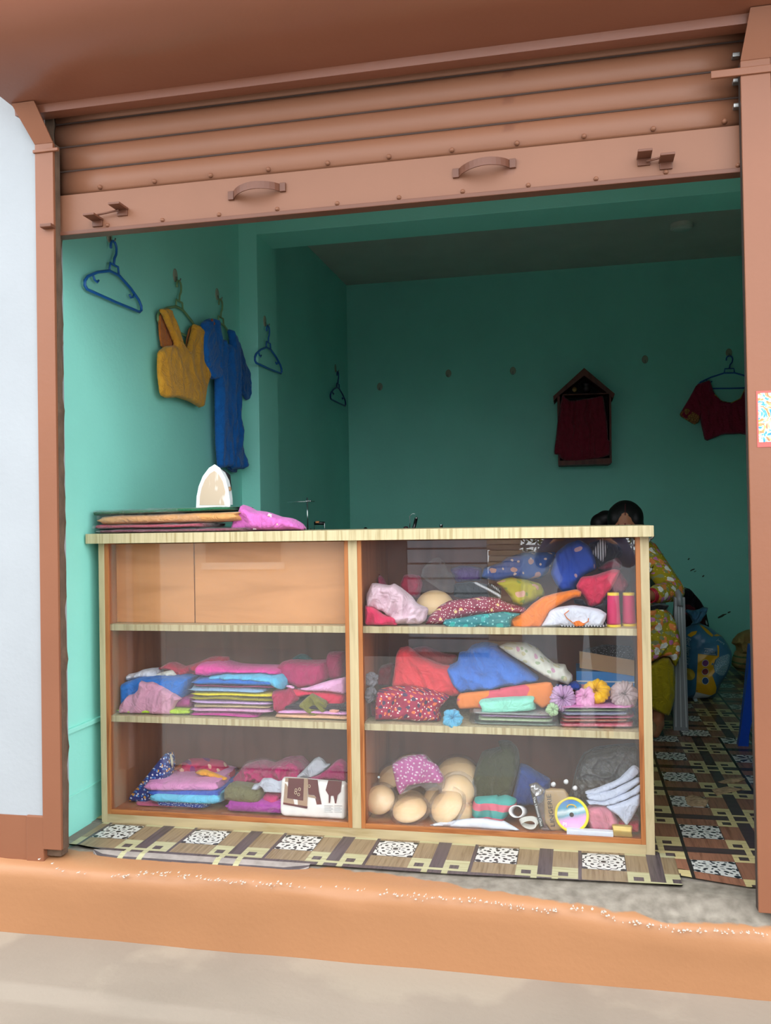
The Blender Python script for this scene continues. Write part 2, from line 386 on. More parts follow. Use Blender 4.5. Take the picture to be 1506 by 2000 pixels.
def plinth_paint():
    m = MATS['plinth_paint']; nt = m.node_tree; b = nt.nodes['Principled BSDF']; src = b.inputs['Base Color'].links[0].from_socket
    g = N(nt, 'ShaderNodeNewGeometry'); sp = N(nt, 'ShaderNodeSeparateXYZ'); L(nt, g.outputs['Position'], sp.inputs[0])
    nz = N(nt, 'ShaderNodeTexNoise'); nz.inputs['Scale'].default_value = 9; nz.inputs['Detail'].default_value = 7; L(nt, g.outputs['Position'], nz.inputs[0])
    mr = N(nt, 'ShaderNodeMapRange'); mr.inputs[1].default_value = 0.9; mr.inputs[2].default_value = 1.45; mr.inputs[3].default_value = 0.078; mr.inputs[4].default_value = -0.012; L(nt, sp.outputs[0], mr.inputs[0])
    d = math_(nt, 'SUBTRACT', math_(nt, 'ADD', sp.outputs[1], math_(nt, 'MULTIPLY', math_(nt, 'SUBTRACT', nz.outputs[0], 0.5), 0.09)), mr.outputs[0])
    n2 = N(nt, 'ShaderNodeTexNoise'); n2.inputs['Scale'].default_value = 30; n2.inputs['Detail'].default_value = 6; L(nt, g.outputs['Position'], n2.inputs[0])
    cem = ramp(nt, n2.outputs[0], [(0.3, lin('#6f675d')), (0.7, lin('#958c80'))])
    L(nt, mixc(nt, ramp(nt, math_(nt, 'ADD', math_(nt, 'MULTIPLY', d, 12), 0.5), [(0.45, 0.0), (0.55, 1.0)]), src, cem), b.inputs['Base Color'])
plinth_paint()
M_sill = plaster('bare_cement_sill', '#7a7269', 0.9, 0.14, 9, spots=('#8e6044', 5, 0.60), bd=0.004)
M_cement = plaster('cement_apron', '#887c6f', 0.85, 0.10, 2.2, spots=('#948879', 1.3, 0.55), bd=0.003)
M_road = plaster('grey_road', '#8d8984', 0.9, 0.1, 1.5)
M_jamb = plaster('raw_brown_cement', '#5d4a3c', 0.95, 0.3, 14, bd=0.008)
M_metal = plaster('painted_shutter_sheet', '#80553f', 0.44, 0.05, 3.0, spots=('#744a38', 4, 0.72), bd=0.0008)
M_metal2 = plaster('painted_shutter_rail', '#643d2d', 0.4, 0.08, 6, bd=0.0008)
M_dark = plain('shadow_gap_metal', '#2d2420', 0.7)
M_zinc = plain('bare_zinc', '#9a9a98', 0.35, 0.8)
XW, YB, ZC, XR = -0.095, 4.0, 2.82, 2.95      # left wall, back wall, ceiling, right wall

# ------------------------------------------------------------------ room shell
structure(box('wall_left', XW-0.15, XW, 0.06, YB+0.15, -0.02, ZC, M_teal))
structure(box('wall_back', XW-0.15, XR+0.15, YB, YB+0.15, -0.02, ZC, M_teal))
structure(box('wall_right', XR, XR+0.15, 0.06, YB+0.15, -0.02, ZC, M_teal))
structure(box('ceiling', XW-0.15, XR+0.15, 0.0, YB+0.15, ZC, ZC+0.12, M_ceil))
structure(box('wall_front_right', 2.10, XR+0.15, 0.02, 0.16, -0.02, ZC, M_teal))
structure(box('wall_front_top', XW-0.15, XR+0.15, 0.14, 0.26, 2.42, ZC, M_teal))
structure(box('trim_beam', -0.0, XR, 1.80, 2.05, 2.505, ZC, M_teal2, bevel=0.004))
structure(box('trim_pilaster', XW-0.01, 0.003, 1.80, 2.10, -0.01, ZC, M_teal2, bevel=0.004))
structure(box('trim_wall_ledge', XW-0.01, XW+0.010, 0.09, 1.80, 0.335, 0.352, M_teal2, bevel=0.003))
structure(box('trim_wall_line', XW-0.01, XW+0.003, 0.09, 1.80, 0.12, 0.126, M_teal2, bevel=0.001))
V, F = box_vf(XW-0.15, XR+0.15, 0.33, YB+0.1, -0.12, -0.003)
structure(mesh('floor', V, F, M_sill))
# street wall left of the opening, right of it
structure(box('wall_facade_left', -2.6, -0.062, 0.0, 0.14, 0.125, 3.4, M_white))
structure(box('wall_facade_base_left', -2.6, -0.118, -0.004, 0.14, -0.05, 0.125, M_orange))
structure(box('trim_base_block', -0.12, -0.06, -0.008, 0.10, -0.02, 0.128, M_orange, bevel=0.004))
structure(box('wall_facade_right', 2.098, 4.4, 0.0, 0.14, -0.1, 3.4, M_orange))
# rough raw cement edge of the left reveal
def rough_post(name, x0, x1, y0, y1, z0, z1, mat, seed):
    n = 60; V, F = [], []
    for i in range(n+1):
        z = z0+(z1-z0)*i/n
        j = 0.006*noise.noise(Vector((z*14, seed, 0)))+0.003*noise.noise(Vector((z*50, seed, 4)))
        V += [(x0, y0, z), (x1+j*0.3, y0, z), (x1+j, y1+j, z), (x0, y1, z)]
        if i: F += [(4*i-4+k, 4*i-4+(k+1) % 4, 4*i+(k+1) % 4, 4*i+k) for k in range(4)]
    F += [(3, 2, 1, 0), tuple(4*n+k for k in range(4))]
    return mesh(name, V, F, mat)
structure(rough_post('trim_reveal_left', XW-0.05, -0.012, 0.012, 0.05, 0.0, 1.97, M_jamb, 3))
structure(rough_post('trim_reveal_left_inner', XW-0.05, -0.034, 0.05, 0.092, 0.0, 2.4, M_jamb, 8))

# plinth: rounded lip with a lumpy painted ridge, then the upright face
def plinth_mesh():
    nx = 150; V, F, mi = [], [], []
    prof = [(0.34, -0.006), (0.16, -0.006), (0.09, -0.006), (0.05, -0.007), (0.01, -0.009), (-0.015, -0.013), (-0.032, -0.019), (-0.043, -0.030), (-0.047, -0.050), (-0.046, -0.08), (-0.042, -0.13), (-0.040, -0.18), (-0.040, -0.24)]
    m = len(prof)
    for i in range(nx+1):
        x = -2.6+7.0*i/nx
        d = -0.030*min(1, max(0, (x-1.55)/0.25))
        for k, (y, z) in enumerate(prof):
            n = noise.noise(Vector((x*6, k*0.7, 1)))
            e = 0.004*n+0.003*noise.noise(Vector((x*25, k*2, 5)))
            w = 1 if 4 <= k <= 9 else 0.3
            V.append((x, y-e*w, z+e*w+(d if 4 <= k <= 9 else 0)+(0.0 if k < 4 else 0.008*noise.noise(Vector((x*2.2, 3, 3)))*(1 if k < 11 else 0))))
    for i in range(nx):
        for k in range(m-1):
            F.append((i*m+k, i*m+k+1, (i+1)*m+k+1, (i+1)*m+k)); mi.append(1 if k < 1 else 0)
    return mesh('trim_plinth', V, F, [M_plinth, M_sill], None, True, mi)
structure(plinth_mesh())
# glint on the plinth lip, painted in as a line of pale flecks
def glint_line():
    r = random.Random(5); V, F = [], []
    pts = [(60, 1672), (85, 1683), (110, 1696), (150, 1706), (200, 1712), (250, 1711), (300, 1704), (350, 1709), (420, 1719), (500, 1727), (560, 1728), (650, 1736), (750, 1745), (800, 1752), (860, 1752), (900, 1756), (960, 1764), (1010, 1772), (1060, 1779), (1110, 1775), (1165, 1776), (1215, 1800), (1260, 1806), (1320, 1816), (1390, 1822), (1440, 1820), (1500, 1824)]
    for (a, b), (c, d) in zip(pts, pts[1:]):
        den = 0.35 if (a < 200 or 500 < a < 740) else 1.0
        for k in range(int((c-a)*0.22*den)):
            t = r.random(); px = a+(c-a)*t; py = b+(d-b)*t+r.gauss(0, 2.6)
            p = at(px, py, y=-0.0535); s = r.uniform(0.0006, 0.0022); q = len(V)
            n = 5
            for j in range(n):
                an = 2*math.pi*j/n+r.random(); V.append((p.x+s*1.9*math.cos(an), p.y, p.z+s*math.sin(an)))
            V.append((p.x, p.y-s*0.4, p.z)); V.append((p.x, p.y+0.012, p.z))
            for j in range(n): F.append((q+j, q+(j+1) % n, q+n)); F.append((q+(j+1) % n, q+j, q+n+1))
    o = mesh('glint_flecks', V, F, plain('pale_glint', '#c2b5a8', 0.45)); tag(o, 'pale flecks painting a glint along the orange plinth lip', 'painted glint', kind='stuff'); return o
glint_line()
# cement apron in front, with a slightly lower slab at the left
def apron_mesh():
    V, F = [], []; nx, ny = 90, 50
    for j in range(ny+1):
        y = -0.02-1.18*(j/ny)**1.4
        for i in range(nx+1):
            x = -2.6+7.0*i/nx
            edge = -0.325-0.05*max(0, x); k = min(1, max(0, (edge-y)/0.012)); fade = min(1, max(0, (1.2-x)/1.0))
            z = -0.222-0.022*k*fade+0.003*noise.noise(Vector((x*3, y*3, 0)))+0.0015*noise.noise(Vector((x*14, y*14, 2)))
            V.append((x, y, z))
    for j in range(ny):
        for i in range(nx): a = j*(nx+1)+i; F.append((a, a+nx+1, a+nx+2, a+1))
    q = len(V); V += [(-2.6, -1.2, -0.45), (4.4, -1.2, -0.45)]; F.append((ny*(nx+1), q, q+1, ny*(nx+1)+nx))
    return mesh('floor_apron', V, F, M_cement, None, True)
structure(apron_mesh())
structure(mesh('floor_street', [(-14, -20, -0.38), (14, -20, -0.38), (14, -1.15, -0.38), (-14, -1.15, -0.38)], [(0, 1, 2, 3)], M_road))

# ------------------------------------------------------------------ printed vinyl floor
def ornament(name, kind):
    m, nt, b = nodes_of(name); b.inputs['Roughness'].default_value = 0.35
    uv = coords(nt, (2, 2, 1), out='UV', loc=(-1, -1, 0)); s = N(nt, 'ShaderNodeSeparateXYZ'); L(nt, uv, s.inputs[0]); x, y = s.outputs[0], s.outputs[1]
    r = math_(nt, 'SQRT', math_(nt, 'ADD', math_(nt, 'MULTIPLY', x, x), math_(nt, 'MULTIPLY', y, y))); th = math_(nt, 'ARCTAN2', y, x)
    def band(v, lo, hi): return math_(nt, 'MULTIPLY', math_(nt, 'GREATER_THAN', v, lo), math_(nt, 'LESS_THAN', v, hi))
    def petals(n, ph, rc, rw, aw):   # n leaves centred at radius rc
        a = math_(nt, 'ABSOLUTE', math_(nt, 'SUBTRACT', math_(nt, 'FRACT', math_(nt, 'ADD', math_(nt, 'MULTIPLY', th, n/(2*math.pi)), ph)), 0.5))
        da = math_(nt, 'DIVIDE', a, aw); dr = math_(nt, 'DIVIDE', math_(nt, 'SUBTRACT', r, rc), rw)
        return math_(nt, 'LESS_THAN', math_(nt, 'ADD', math_(nt, 'MULTIPLY', da, da), math_(nt, 'MULTIPLY', dr, dr)), 1.0)
    M = math_(nt, 'LESS_THAN', r, 0.13)
    def add(q):
        nonlocal M
        M = math_(nt, 'MAXIMUM', M, q)
    if kind == 0:
        for a in ((8, 0.0, 0.34, 0.11, 0.15), (8, 0.5, 0.60, 0.13, 0.20), (16, 0.25, 0.80, 0.08, 0.20), (4, 0.5, 0.93, 0.05, 0.10), (4, 0.0, 1.16, 0.13, 0.09), (8, 0.25, 1.02, 0.06, 0.10)): add(petals(*a))
    elif kind == 1:
        w = math_(nt, 'ADD', 0.86, math_(nt, 'MULTIPLY', math_(nt, 'ABSOLUTE', math_(nt, 'SINE', math_(nt, 'MULTIPLY', th, 8))), 0.09))
        add(band(math_(nt, 'SUBTRACT', r, w), -0.035, 0.035)); add(band(r, 0.20, 0.235))
        for a in ((10, 0.0, 0.40, 0.10, 0.14), (10, 0.5, 0.64, 0.08, 0.24), (4, 0.0, 1.22, 0.13, 0.08)): add(petals(*a))
    else:
        for a in ((4, 0.0, 0.52, 0.34, 0.20), (8, 0.25, 0.80, 0.16, 0.09), (4, 0.0, 1.12, 0.16, 0.10), (4, 0.5, 0.5, 0.25, 0.08)): add(petals(*a))
    e = math_(nt, 'MAXIMUM', math_(nt, 'ABSOLUTE', x), math_(nt, 'ABSOLUTE', y)); add(math_(nt, 'GREATER_THAN', e, 0.965))
    L(nt, mixc(nt, M, lin('#c4c3be'), lin('#23262c')), b.inputs['Base Color']); MATS[name] = m; return m
ORN = [ornament('rosette_print', 0), ornament('scalloped_print', 1), ornament('leaf_print', 2)]
V_wood = wood('vinyl_red_wood', '#8d604b', '#734b3a', 1, 26, 0.32, 20); V_dark = wood('vinyl_dark_wood', '#483a3a', '#352a2a', 0, 30, 0.32, 20)
V_cream = wood('vinyl_cream_wood', '#c4b382', '#ad9a6c', 0, 30, 0.32, 20); V_line = plain('vinyl_dark_line', '#2a2625', 0.4)
S_wood = wood('vinyl_khaki_wood', '#86735a', '#725f47', 1, 26, 0.4, 20); S_dark = wood('vinyl_greyer_dark_wood', '#54494b', '#41383a', 1, 30, 0.4, 20)
S_cream = wood('vinyl_greyer_cream_wood', '#aaa582', '#9a926c', 0, 30, 0.4, 20)  # the front strip has greyer tones than the main vinyl
PP = 0.3163
def cell_rects():
    a = 0.128; R = [(0, a, 0, a, 3)]
    R += [(a, .19, 0, a, 0), (.19, .232, 0, a, 1), (.232, PP-.01, 0, a, 0)]
    R += [(0, a, a, .19, 0), (0, a, .19, .236, 1), (0, a, .236, PP, 0)]
    u = [0, .016, .044, .062, .104, .122, .150, PP-.01-a]; v = [0, .016, .044, .062, .108, .124, .152, PP-a]
    for i in range(7):
        for j in range(7):
            sq = i in (1, 5) and j in (1, 5)
            vs = i == 3 and (j <= 1 or j >= 5); hs = j == 3 and (i <= 1 or i >= 5); ce = i == 3 and j == 3
            R.append((a+u[i], a+u[i+1], a+v[j], a+v[j+1], 1 if (sq or vs or hs or ce) else 2))
    R.append((PP-.01, PP, 0, PP, 4))
    return R
def vinyl(name, bounds, ox, oy, z, mats, fn=None, keep=None):
    X0, X1, Y0, Y1 = bounds; V, F, mi, uv = [], [], [], []; RS = cell_rects()
    for i in range(int((X0-ox)//PP), int((X1-ox)//PP)+1):
        for j in range(int((Y0-oy)//PP), int((Y1-oy)//PP)+1):
            for (a, b, c, d, k) in RS:
                xa, xb, ya, yb = ox+i*PP+a, ox+i*PP+b, oy+j*PP+c, oy+j*PP+d
                x0, x1, y0, y1 = max(xa, X0), min(xb, X1), max(ya, Y0), min(yb, Y1)
                if x1-x0 < 1e-5 or y1-y0 < 1e-5: continue
                q = len(V)
                for (x, y) in ((x0, y0), (x1, y0), (x1, y1), (x0, y1)):
                    V.append((x, y, z) if fn is None else fn(x, y, z)); uv.append(((x-xa)/(xb-xa), (y-ya)/(yb-ya)))
                F.append((q, q+1, q+2, q+3)); mi.append(k if k < 3 else (6 if k == 4 else 3+((i*2+j*3) % 3 if name != 'strip' else (i % 2))))
    return V, F, mi, uv
def sheet(name, bounds, ox, oy, z, mats, fn=None, strip=False):
    V, F, mi, uv = vinyl('strip' if strip else 'main', bounds, ox, oy, z, mats, fn)
    x0, x1, y0, y1 = bounds; q = len(V)      # underside, so the sheet has a thickness
    lo = [(x0, y0), (x1, y0), (x1, y1), (x0, y1)]
    V += [((a, b, z-0.0018) if fn is None else fn(a, b, z-0.0018)) for a, b in lo]; F.append((q+3, q+2, q+1, q)); mi.append(6); uv += [(0, 0)]*4
    return mesh(name, V, F, mats, None, False, mi, uv)
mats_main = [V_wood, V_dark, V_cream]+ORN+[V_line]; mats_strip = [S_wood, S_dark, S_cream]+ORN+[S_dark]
def front_taper(x, y, z):   # cut edge runs a little askew toward the right post
    if y < 0.2: y = y+(0.0 if x > 2.0 else 0.05*min(1, (2.0-x)/0.15))
    return (x, y, z)
structure(sheet('floor_vinyl', (1.80, XR, 0.13, 1.88), -0.010, 0.182, 0.0, mats_main, front_taper))
structure(sheet('floor_vinyl_left', (XW, 1.80, 0.36, 1.88), -0.010, 0.182, 0.0, mats_main))
structure(sheet('floor_vinyl_rear', (XW, XR, 1.875, YB), -0.010+0.155, 0.182+0.12, 0.0025, mats_main))
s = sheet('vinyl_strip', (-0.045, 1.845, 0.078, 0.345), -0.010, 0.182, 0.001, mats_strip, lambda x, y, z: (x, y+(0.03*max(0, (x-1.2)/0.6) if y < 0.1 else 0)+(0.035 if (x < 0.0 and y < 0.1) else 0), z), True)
tag(s, 'khaki printed vinyl strip laid along the sill before the counter', 'vinyl mat')
# its front edge has lifted and curls down over the lip
def curl():
    V, F, mi = [], [], []; n = 8; xs = [0.060, 0.10, 0.158, 0.176, 0.222, 0.240, 0.30, 0.474, 0.492, 0.540, 0.558, 0.62, 0.70, 0.775]
    for i, x in enumerate(xs):
        e = min(1, (x-0.055)/0.06, (0.80-x)/0.10)
        for k in range(n+1):
            t = k/n*1.25; V.append((x, 0.082-0.085*math.sin(t)*1.02*e, 0.002-0.062*(1-math.cos(t))*e-0.010*t*e))
        if i:
            for k in range(n):
                F.append(((i-1)*(n+1)+k, (i-1)*(n+1)+k+1, i*(n+1)+k+1, i*(n+1)+k))
                band = (xs[i-1], x) in ((0.158, 0.176), (0.222, 0.240), (0.474, 0.492), (0.540, 0.558))
                mi.append(1 if band else (2 if k in (2, 3, 5) else 0))
    m = len(V); V += [(a, b+0.001, c-0.0025) for a, b, c in V]; F += [tuple(m+i for i in f)[::-1] for f in F]; mi += [2]*(len(mi))
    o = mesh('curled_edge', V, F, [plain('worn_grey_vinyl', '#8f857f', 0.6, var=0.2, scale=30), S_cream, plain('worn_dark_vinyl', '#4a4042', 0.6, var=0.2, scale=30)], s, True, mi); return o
curl()

# ------------------------------------------------------------------ roller shutter
sh = thing('roller_shutter', (1.01, 0.05, 1.945), 'terracotta painted metal roller shutter, half raised above the counter', 'shutter')
def slat(z0, z1, i):
    n = 8; V, F = [], []; xs = np.linspace(-0.03, 2.05, 12)
    for x in xs:
        for k in range(n+1):
            t = k/n; V.append((x, 0.062-0.009*math.sin(math.pi*t)**0.8, z0+(z1-z0)*t))
        V += [(x, 0.074, z1), (x, 0.074, z0)]
    m = n+3
    for i in range(len(xs)-1):
        for k in range(m): F.append((i*m+k, (i+1)*m+k, (i+1)*m+(k+1) % m, i*m+(k+1) % m))
    F += [tuple(range(m)), tuple((len(xs)-1)*m+k for k in range(m))[::-1]]
    return mesh('slat', V, F, M_metal, sh, True)
zs = [2.081, 2.159, 2.237, 2.312, 2.388, 2.462]
for i in range(5): slat(zs[i]+0.002, zs[i+1]-0.001, i)
for z in zs[:-1]: box('slat_hinge', -0.03, 2.05, 0.060, 0.074, z-0.002, z+0.0025, plain('brown_shadow_gap', '#3d2a22', 0.8), sh)
box('bottom_plate', -0.03, 2.05, 0.046, 0.064, 1.957, 2.078, M_metal, sh, 0.002)
box('bottom_rail', -0.035, 2.05, 0.028, 0.072, 1.944, 1.957, M_metal2, sh, 0.002)
for k in range(11):
    for z in (1.969, 2.096):
        x = 0.155+k*0.1865-(0.03 if z > 2 else 0)
        lathe('rivet', [(0.0001, 0.0075), (0.005, 0.006), (0.0075, 0.0), (0.0075, -0.002)], (x, 0.0465 if z < 2 else 0.0545, z), M_metal, sh, (0, -1, 0), 10)
for x0, z0, x1, z1 in ((0.575, 2.022, 0.728, 2.032), (1.262, 2.022, 1.412, 2.034)):
    pts = []; 
    for k in range(13):
        t = k/12; a = math.pi*t; pts.append((x0+(x1-x0)*t, 0.045-0.055*math.sin(a)**0.7, (z0+(z1-z0)*t)))
    # broad strap bent into a grip
    V, F = [], []
    for p in pts:
        V += [(p[0], p[1], p[2]-0.011), (p[0], p[1], p[2]+0.011), (p[0], p[1]+0.004, p[2]+0.011), (p[0], p[1]+0.004, p[2]-0.011)]
    for i in range(12):
        for k in range(4): F.append((4*i+k, 4*i+4+k, 4*i+4+(k+1) % 4, 4*i+(k+1) % 4))
    h = mesh('pull_handle', V, F, M_metal2, sh)
    for x, z, sg in ((x0-0.006, z0, -1), (x1+0.006, z1, 1)): box('handle_lug', x-0.009, x+0.009, 0.038, 0.047, z-0.013, z+0.013, M_metal2, h, 0.001)
for (xa, xb, z) in ((0.108, 0.222, 2.003), (1.762, 1.848, 2.002)):
    for k, (x, zz) in enumerate(((xa+0.014, z-0.014 if xa < 1 else z+0.012), (xb-0.014, z+0.012 if xa < 1 else z-0.004))):
        lk = box('lock_hasp', x-0.019, x+0.019, -0.012, 0.047, zz-0.004, zz+0.003, M_metal2, sh, 0.0015)
        box('hasp_plate', x-0.017, x+0.017, 0.040, 0.047, zz-0.022, zz+0.001, M_metal2, lk, 0.0015)
        lathe('hasp_hole', [(0.0045, 0.0006), (0.0045, -0.0006)], (x, 0.002, zz+0.0036), M_dark, lk, (0, 0, 1), 10)
    tube('lock_bar', [(xa+0.02, 0.03, z-0.004), (xb-0.02, 0.03, z+0.004)], 0.003, M_metal2, sh, 6)
for x in (-0.022, 2.036): box('end_lock', x-0.012, x+0.012, 0.02, 0.05, 1.962, 1.985, M_zinc, sh, 0.004)
for z in (2.128, 2.195, 2.265): box('end_clip', 2.010, 2.03, 0.034, 0.056, z-0.006, z+0.006, M_zinc, sh, 0.003)
# guide channels
for nm, x0, x1, lip, lab in (('a', -0.062, 0.001, 1, 'terracotta painted steel shutter guide at the white wall'), ('b', 2.022, 2.096, -1, 'terracotta painted steel shutter guide holding the colourful sticker')):
    g = thing('shutter_guide', ((x0+x1)/2, 0, 0.0), lab, 'shutter guide')
    zb = 0.026 if lip == 1 else -0.012
    box('face_plate', x0, x1, -0.008, 0.004, zb, 2.225, M_orange, g, 0.002)
    xi = x1 if lip == 1 else x0
    box('channel_web', min(xi, xi-lip*0.006), max(xi, xi-lip*0.006), 0.004, 0.03, zb, 2.225, M_jamb if lip == 1 else M_dark, g)
    # splayed mouth at the top, bent outwards
    s_ = lip
    V = [(x0, -0.008, 2.225), (x1, -0.008, 2.225), (x1-(0.03 if s_ == 1 else -0.05), -0.06, 2.335), (x0-(0.045 if s_ == 1 else -0.018), -0.06, 2.335)]
    V += [(a, b+0.006, c) for a, b, c in V]
    mesh('splayed_mouth', V, [(0, 1, 2, 3), (7, 6, 5, 4), (0, 4, 5, 1), (1, 5, 6, 2), (2, 6, 7, 3), (3, 7, 4, 0)], M_orange, g)
    box('stop_bar', (x0-0.004) if s_ == 1 else x0-0.075, (x1+0.02) if s_ == 1 else x1+0.02, -0.014, -0.004, 2.196 if s_ == 1 else 2.185, 2.206 if s_ == 1 else 2.205, M_orange, g, 0.002)
    if s_ == 1: box('stop_lug', x0+0.028, x1+0.004, -0.03, -0.004, 1.955, 1.966, M_metal2, g, 0.002)
# hood covering the roll
prof = [(0.03, 2.318), (-0.028, 2.312), (-0.032, 2.336), (-0.11, 2.340), (-0.20, 2.352), (-0.28, 2.382), (-0.34, 2.42), (-0.385, 2.475), (-0.41, 2.54), (-0.42, 2.62), (-0.42, 2.8), (0.03, 2.8)]
def hood():
    def sub(P):
        P = [Vector((a, b)) for a, b in P]; Q = P[:3]
        for i in range(3, 10):
            p0, p1, p2, p3 = P[max(i-1, 2)], P[i], P[min(i+1, 10)], P[min(i+2, 10)]
            for k in range(4):
                t = k/4; Q.append(0.5*((2*p1)+(p2-p0)*t+(2*p0-5*p1+4*p2-p3)*t*t+(3*p1-p0-3*p2+p3)*t**3))
        return Q+P[10:]
    Q = sub(prof); n = len(Q); xs = np.linspace(-0.115, 2.9, 24); V, F = [], []
    for x in xs:
        for p in Q: V.append((x, p.x, p.y+0.004*noise.noise(Vector((x*2.3, p.x*5, 0)))*(1 if p.x < -0.04 else 0)))
    for i in range(len(xs)-1):
        for k in range(n): F.append((i*n+k, i*n+(k+1) % n, (i+1)*n+(k+1) % n, (i+1)*n+k))
    F += [tuple(range(n))[::-1], tuple((len(xs)-1)*n+k for k in range(n))]
    return mesh('shutter_hood', V, F, plaster('hood_paint', '#7a4b38', 0.28, 0.06, 2.0, bd=0.001), None, True)
o = hood(); tag(o, 'curved terracotta metal hood over the roller shutter', 'hood')
mod = o.modifiers.new('edges', 'EDGE_SPLIT'); mod.split_angle = math.radians(40)

# ------------------------------------------------------------------ display counter
W_edge = wood('pale_laminate_vertical', '#ab9b79', '#97855f', 2, 16, 0.4, 10); W_edge_h = wood('pale_laminate_top', '#b7aa86', '#9d8c64', 2, 14, 0.4, 26)
W_rail = wood('pale_laminate_rail', '#a59472', '#907d58', 0, 16, 0.4, 10)
W_bead = wood('orange_beading', '#9c6238', '#7e4926', 2, 18, 0.4, 14); W_bead_h = wood('orange_beading_rail', '#9c6238', '#7e4926', 0, 18, 0.4, 14)
W_in = wood('brown_ply_inside', '#a0633f', '#885234', 2, 10, 0.5, 6); W_back = wood('dark_ply_back', '#8a5440', '#744533', 2, 8, 0.55, 5)
W_draw = wood('orange_drawer_board', '#c48b5c', '#b57e50', 0, 8, 0.4, 6)
CY, CB = 0.325, 0.79
ct = thing('display_counter', (0.86, 0.55, 0), 'wooden shop counter with glass front and shelves full of clothes', 'counter')
box('counter_top', -0.086, 1.803, 0.298, 0.83, 0.966, 1.0, W_edge_h, ct, 0.0015)
for x0, x1 in ((-0.053, -0.031), (0.844, 0.874), (1.764, 1.790)):
    box('upright', x0, x1, CY, CB, 0.03 if 0.5 < x0 < 1 else 0.0, 0.966, W_edge, ct, 0.001)
box('bottom_rail', -0.031, 1.764, CY, CY+0.02, 0.0, 0.03, W_rail, ct, 0.001)
box('bottom_board', -0.031, 1.764, CY+0.02, CB, 0.012, 0.036, W_in, ct)
box('back_panel', -0.031, 1.764, CB-0.012, CB, 0.036, 0.966, W_back, ct)
for b0, b1 in ((-0.031, 0.844), (0.874, 1.764)):
    box('inner_lining', b0, b0+0.004, CY+0.022, CB-0.012, 0.036, 0.966, W_in, ct); box('inner_lining', b1-0.004, b1, CY+0.022, CB-0.012, 0.036, 0.966, W_in, ct)
    for z1 in (0.683, 0.365): box('shelf', b0+0.004, b1-0.004, CY+0.026, CB-0.012, z1-0.022, z1, W_edge_h, ct, 0.0008)
    # glass pane in its orange beading
    gp = box('glass_pane', b0+0.006, b1-0.006, CY+0.011, CY+0.015, 0.046, 0.962, clear_film('counter_glass', (0.99, 0.992, 0.99), 0.060, 0.0, 0.009), ct)
    for x in (b0, b1-0.014): box('bead', x, x+0.014, CY+0.001, CY+0.010, 0.03, 0.966, W_bead, gp, 0.001)
    box('bead', b0+0.014, b1-0.014, CY+0.001, CY+0.010, 0.03, 0.046, W_bead_h, gp, 0.001)
# two drawer boards behind the left pane
for x0, x1 in ((-0.027, 0.268), (0.272, 0.840)): box('drawer_front', x0, x1, 0.40, 0.415, 0.684, 0.962, W_draw, ct, 0.0015)
S1, S2, S3 = 0.6835, 0.3655, 0.0365       # shelf tops

# ------------------------------------------------------------------ left bay, middle shelf
FC = 'folded cloth'
A_ = crop(200, 1250, 460); B_ = crop(440, 1250, 690); C_ = crop(220, 1450, 460); D_ = crop(440, 1450, 700)
slab('folded_cloth', 'lime green folded cloth at the bottom of the left pile', 218, 371, 1384, 1404, 0.372, 0.30, cloth('#b6d92f'), 1, 2, S2)
slab('folded_cloth', 'plum folded cloth peeping out above the lime green one', 332, 372, 1364, 1386, 0.40, 0.2, cloth('#a33a7c'), 2, 2)
pillow('folded_cloth', 'big royal blue folded cloth behind the dusty pink sleeve', A_([(115, 520), (200, 480), (430, 415), (620, 408), (905, 408), (1005, 420), (990, 500), (930, 650), (880, 640), (700, 690), (300, 760), (150, 800), (120, 650)]), 0.44, 0.045, cloth('#1173cf'), 3, cat=FC, back=3.0, fold=0.004)
pillow('draped_sleeve', 'dusty pink rumpled sleeve hanging in front of the blue cloth', A_([(440, 455), (500, 478), (580, 470), (820, 600), (910, 660), (860, 690), (800, 800), (800, 830), (710, 835), (640, 880), (420, 885), (200, 790), (205, 730), (300, 620), (360, 610), (410, 560)]), 0.392, 0.018, cloth('#cf95ae'), 4, cat='cloth', fold=0.006, zf=S2, freq=(22, 7))
pillow('folded_cloth', 'white folded cloth on the blue pile', A_([(200, 475), (222, 385), (380, 370), (470, 330), (560, 322), (610, 350), (640, 420), (480, 420), (300, 455)]), 0.47, 0.03, cloth('#d8dbe6'), 5, cat=FC, back=2.5)
pillow('collar_cloth', 'cream white collar piece beside the white folded cloth', A_([(560, 405), (650, 370), (795, 335), (850, 402), (700, 412)]), 0.47, 0.012, cloth('#e2e2d8'), 6)
pillow('crumpled_cloth', 'crimson crumpled cloth spilling behind the white cloth', A_([(630, 325), (780, 240), (920, 300), (1060, 260), (1250, 180), (1410, 190), (1420, 250), (1290, 330), (1100, 400), (850, 405), (800, 340)]), 0.53, 0.035, cloth('#c3224a'), 7, fold=0.012, back=1.5, freq=(14, 30))
stack = [('magenta', 366, 502, 1392, 1406, '#c22a93'), ('pale pink', 366, 531, 1377, 1399, '#dfa6cf'), ('beige', 371, 530, 1380, 1388, '#cbb389'), ('lavender', 369, 532, 1370, 1384, '#d2aee4'), ('olive', 365, 537, 1358, 1371, '#9a8f1f'), ('bright yellow', 368, 538, 1352, 1366, '#f0dc1c'), ('powder blue', 364, 516, 1339, 1355, '#8fb4d6')]
zt = S2
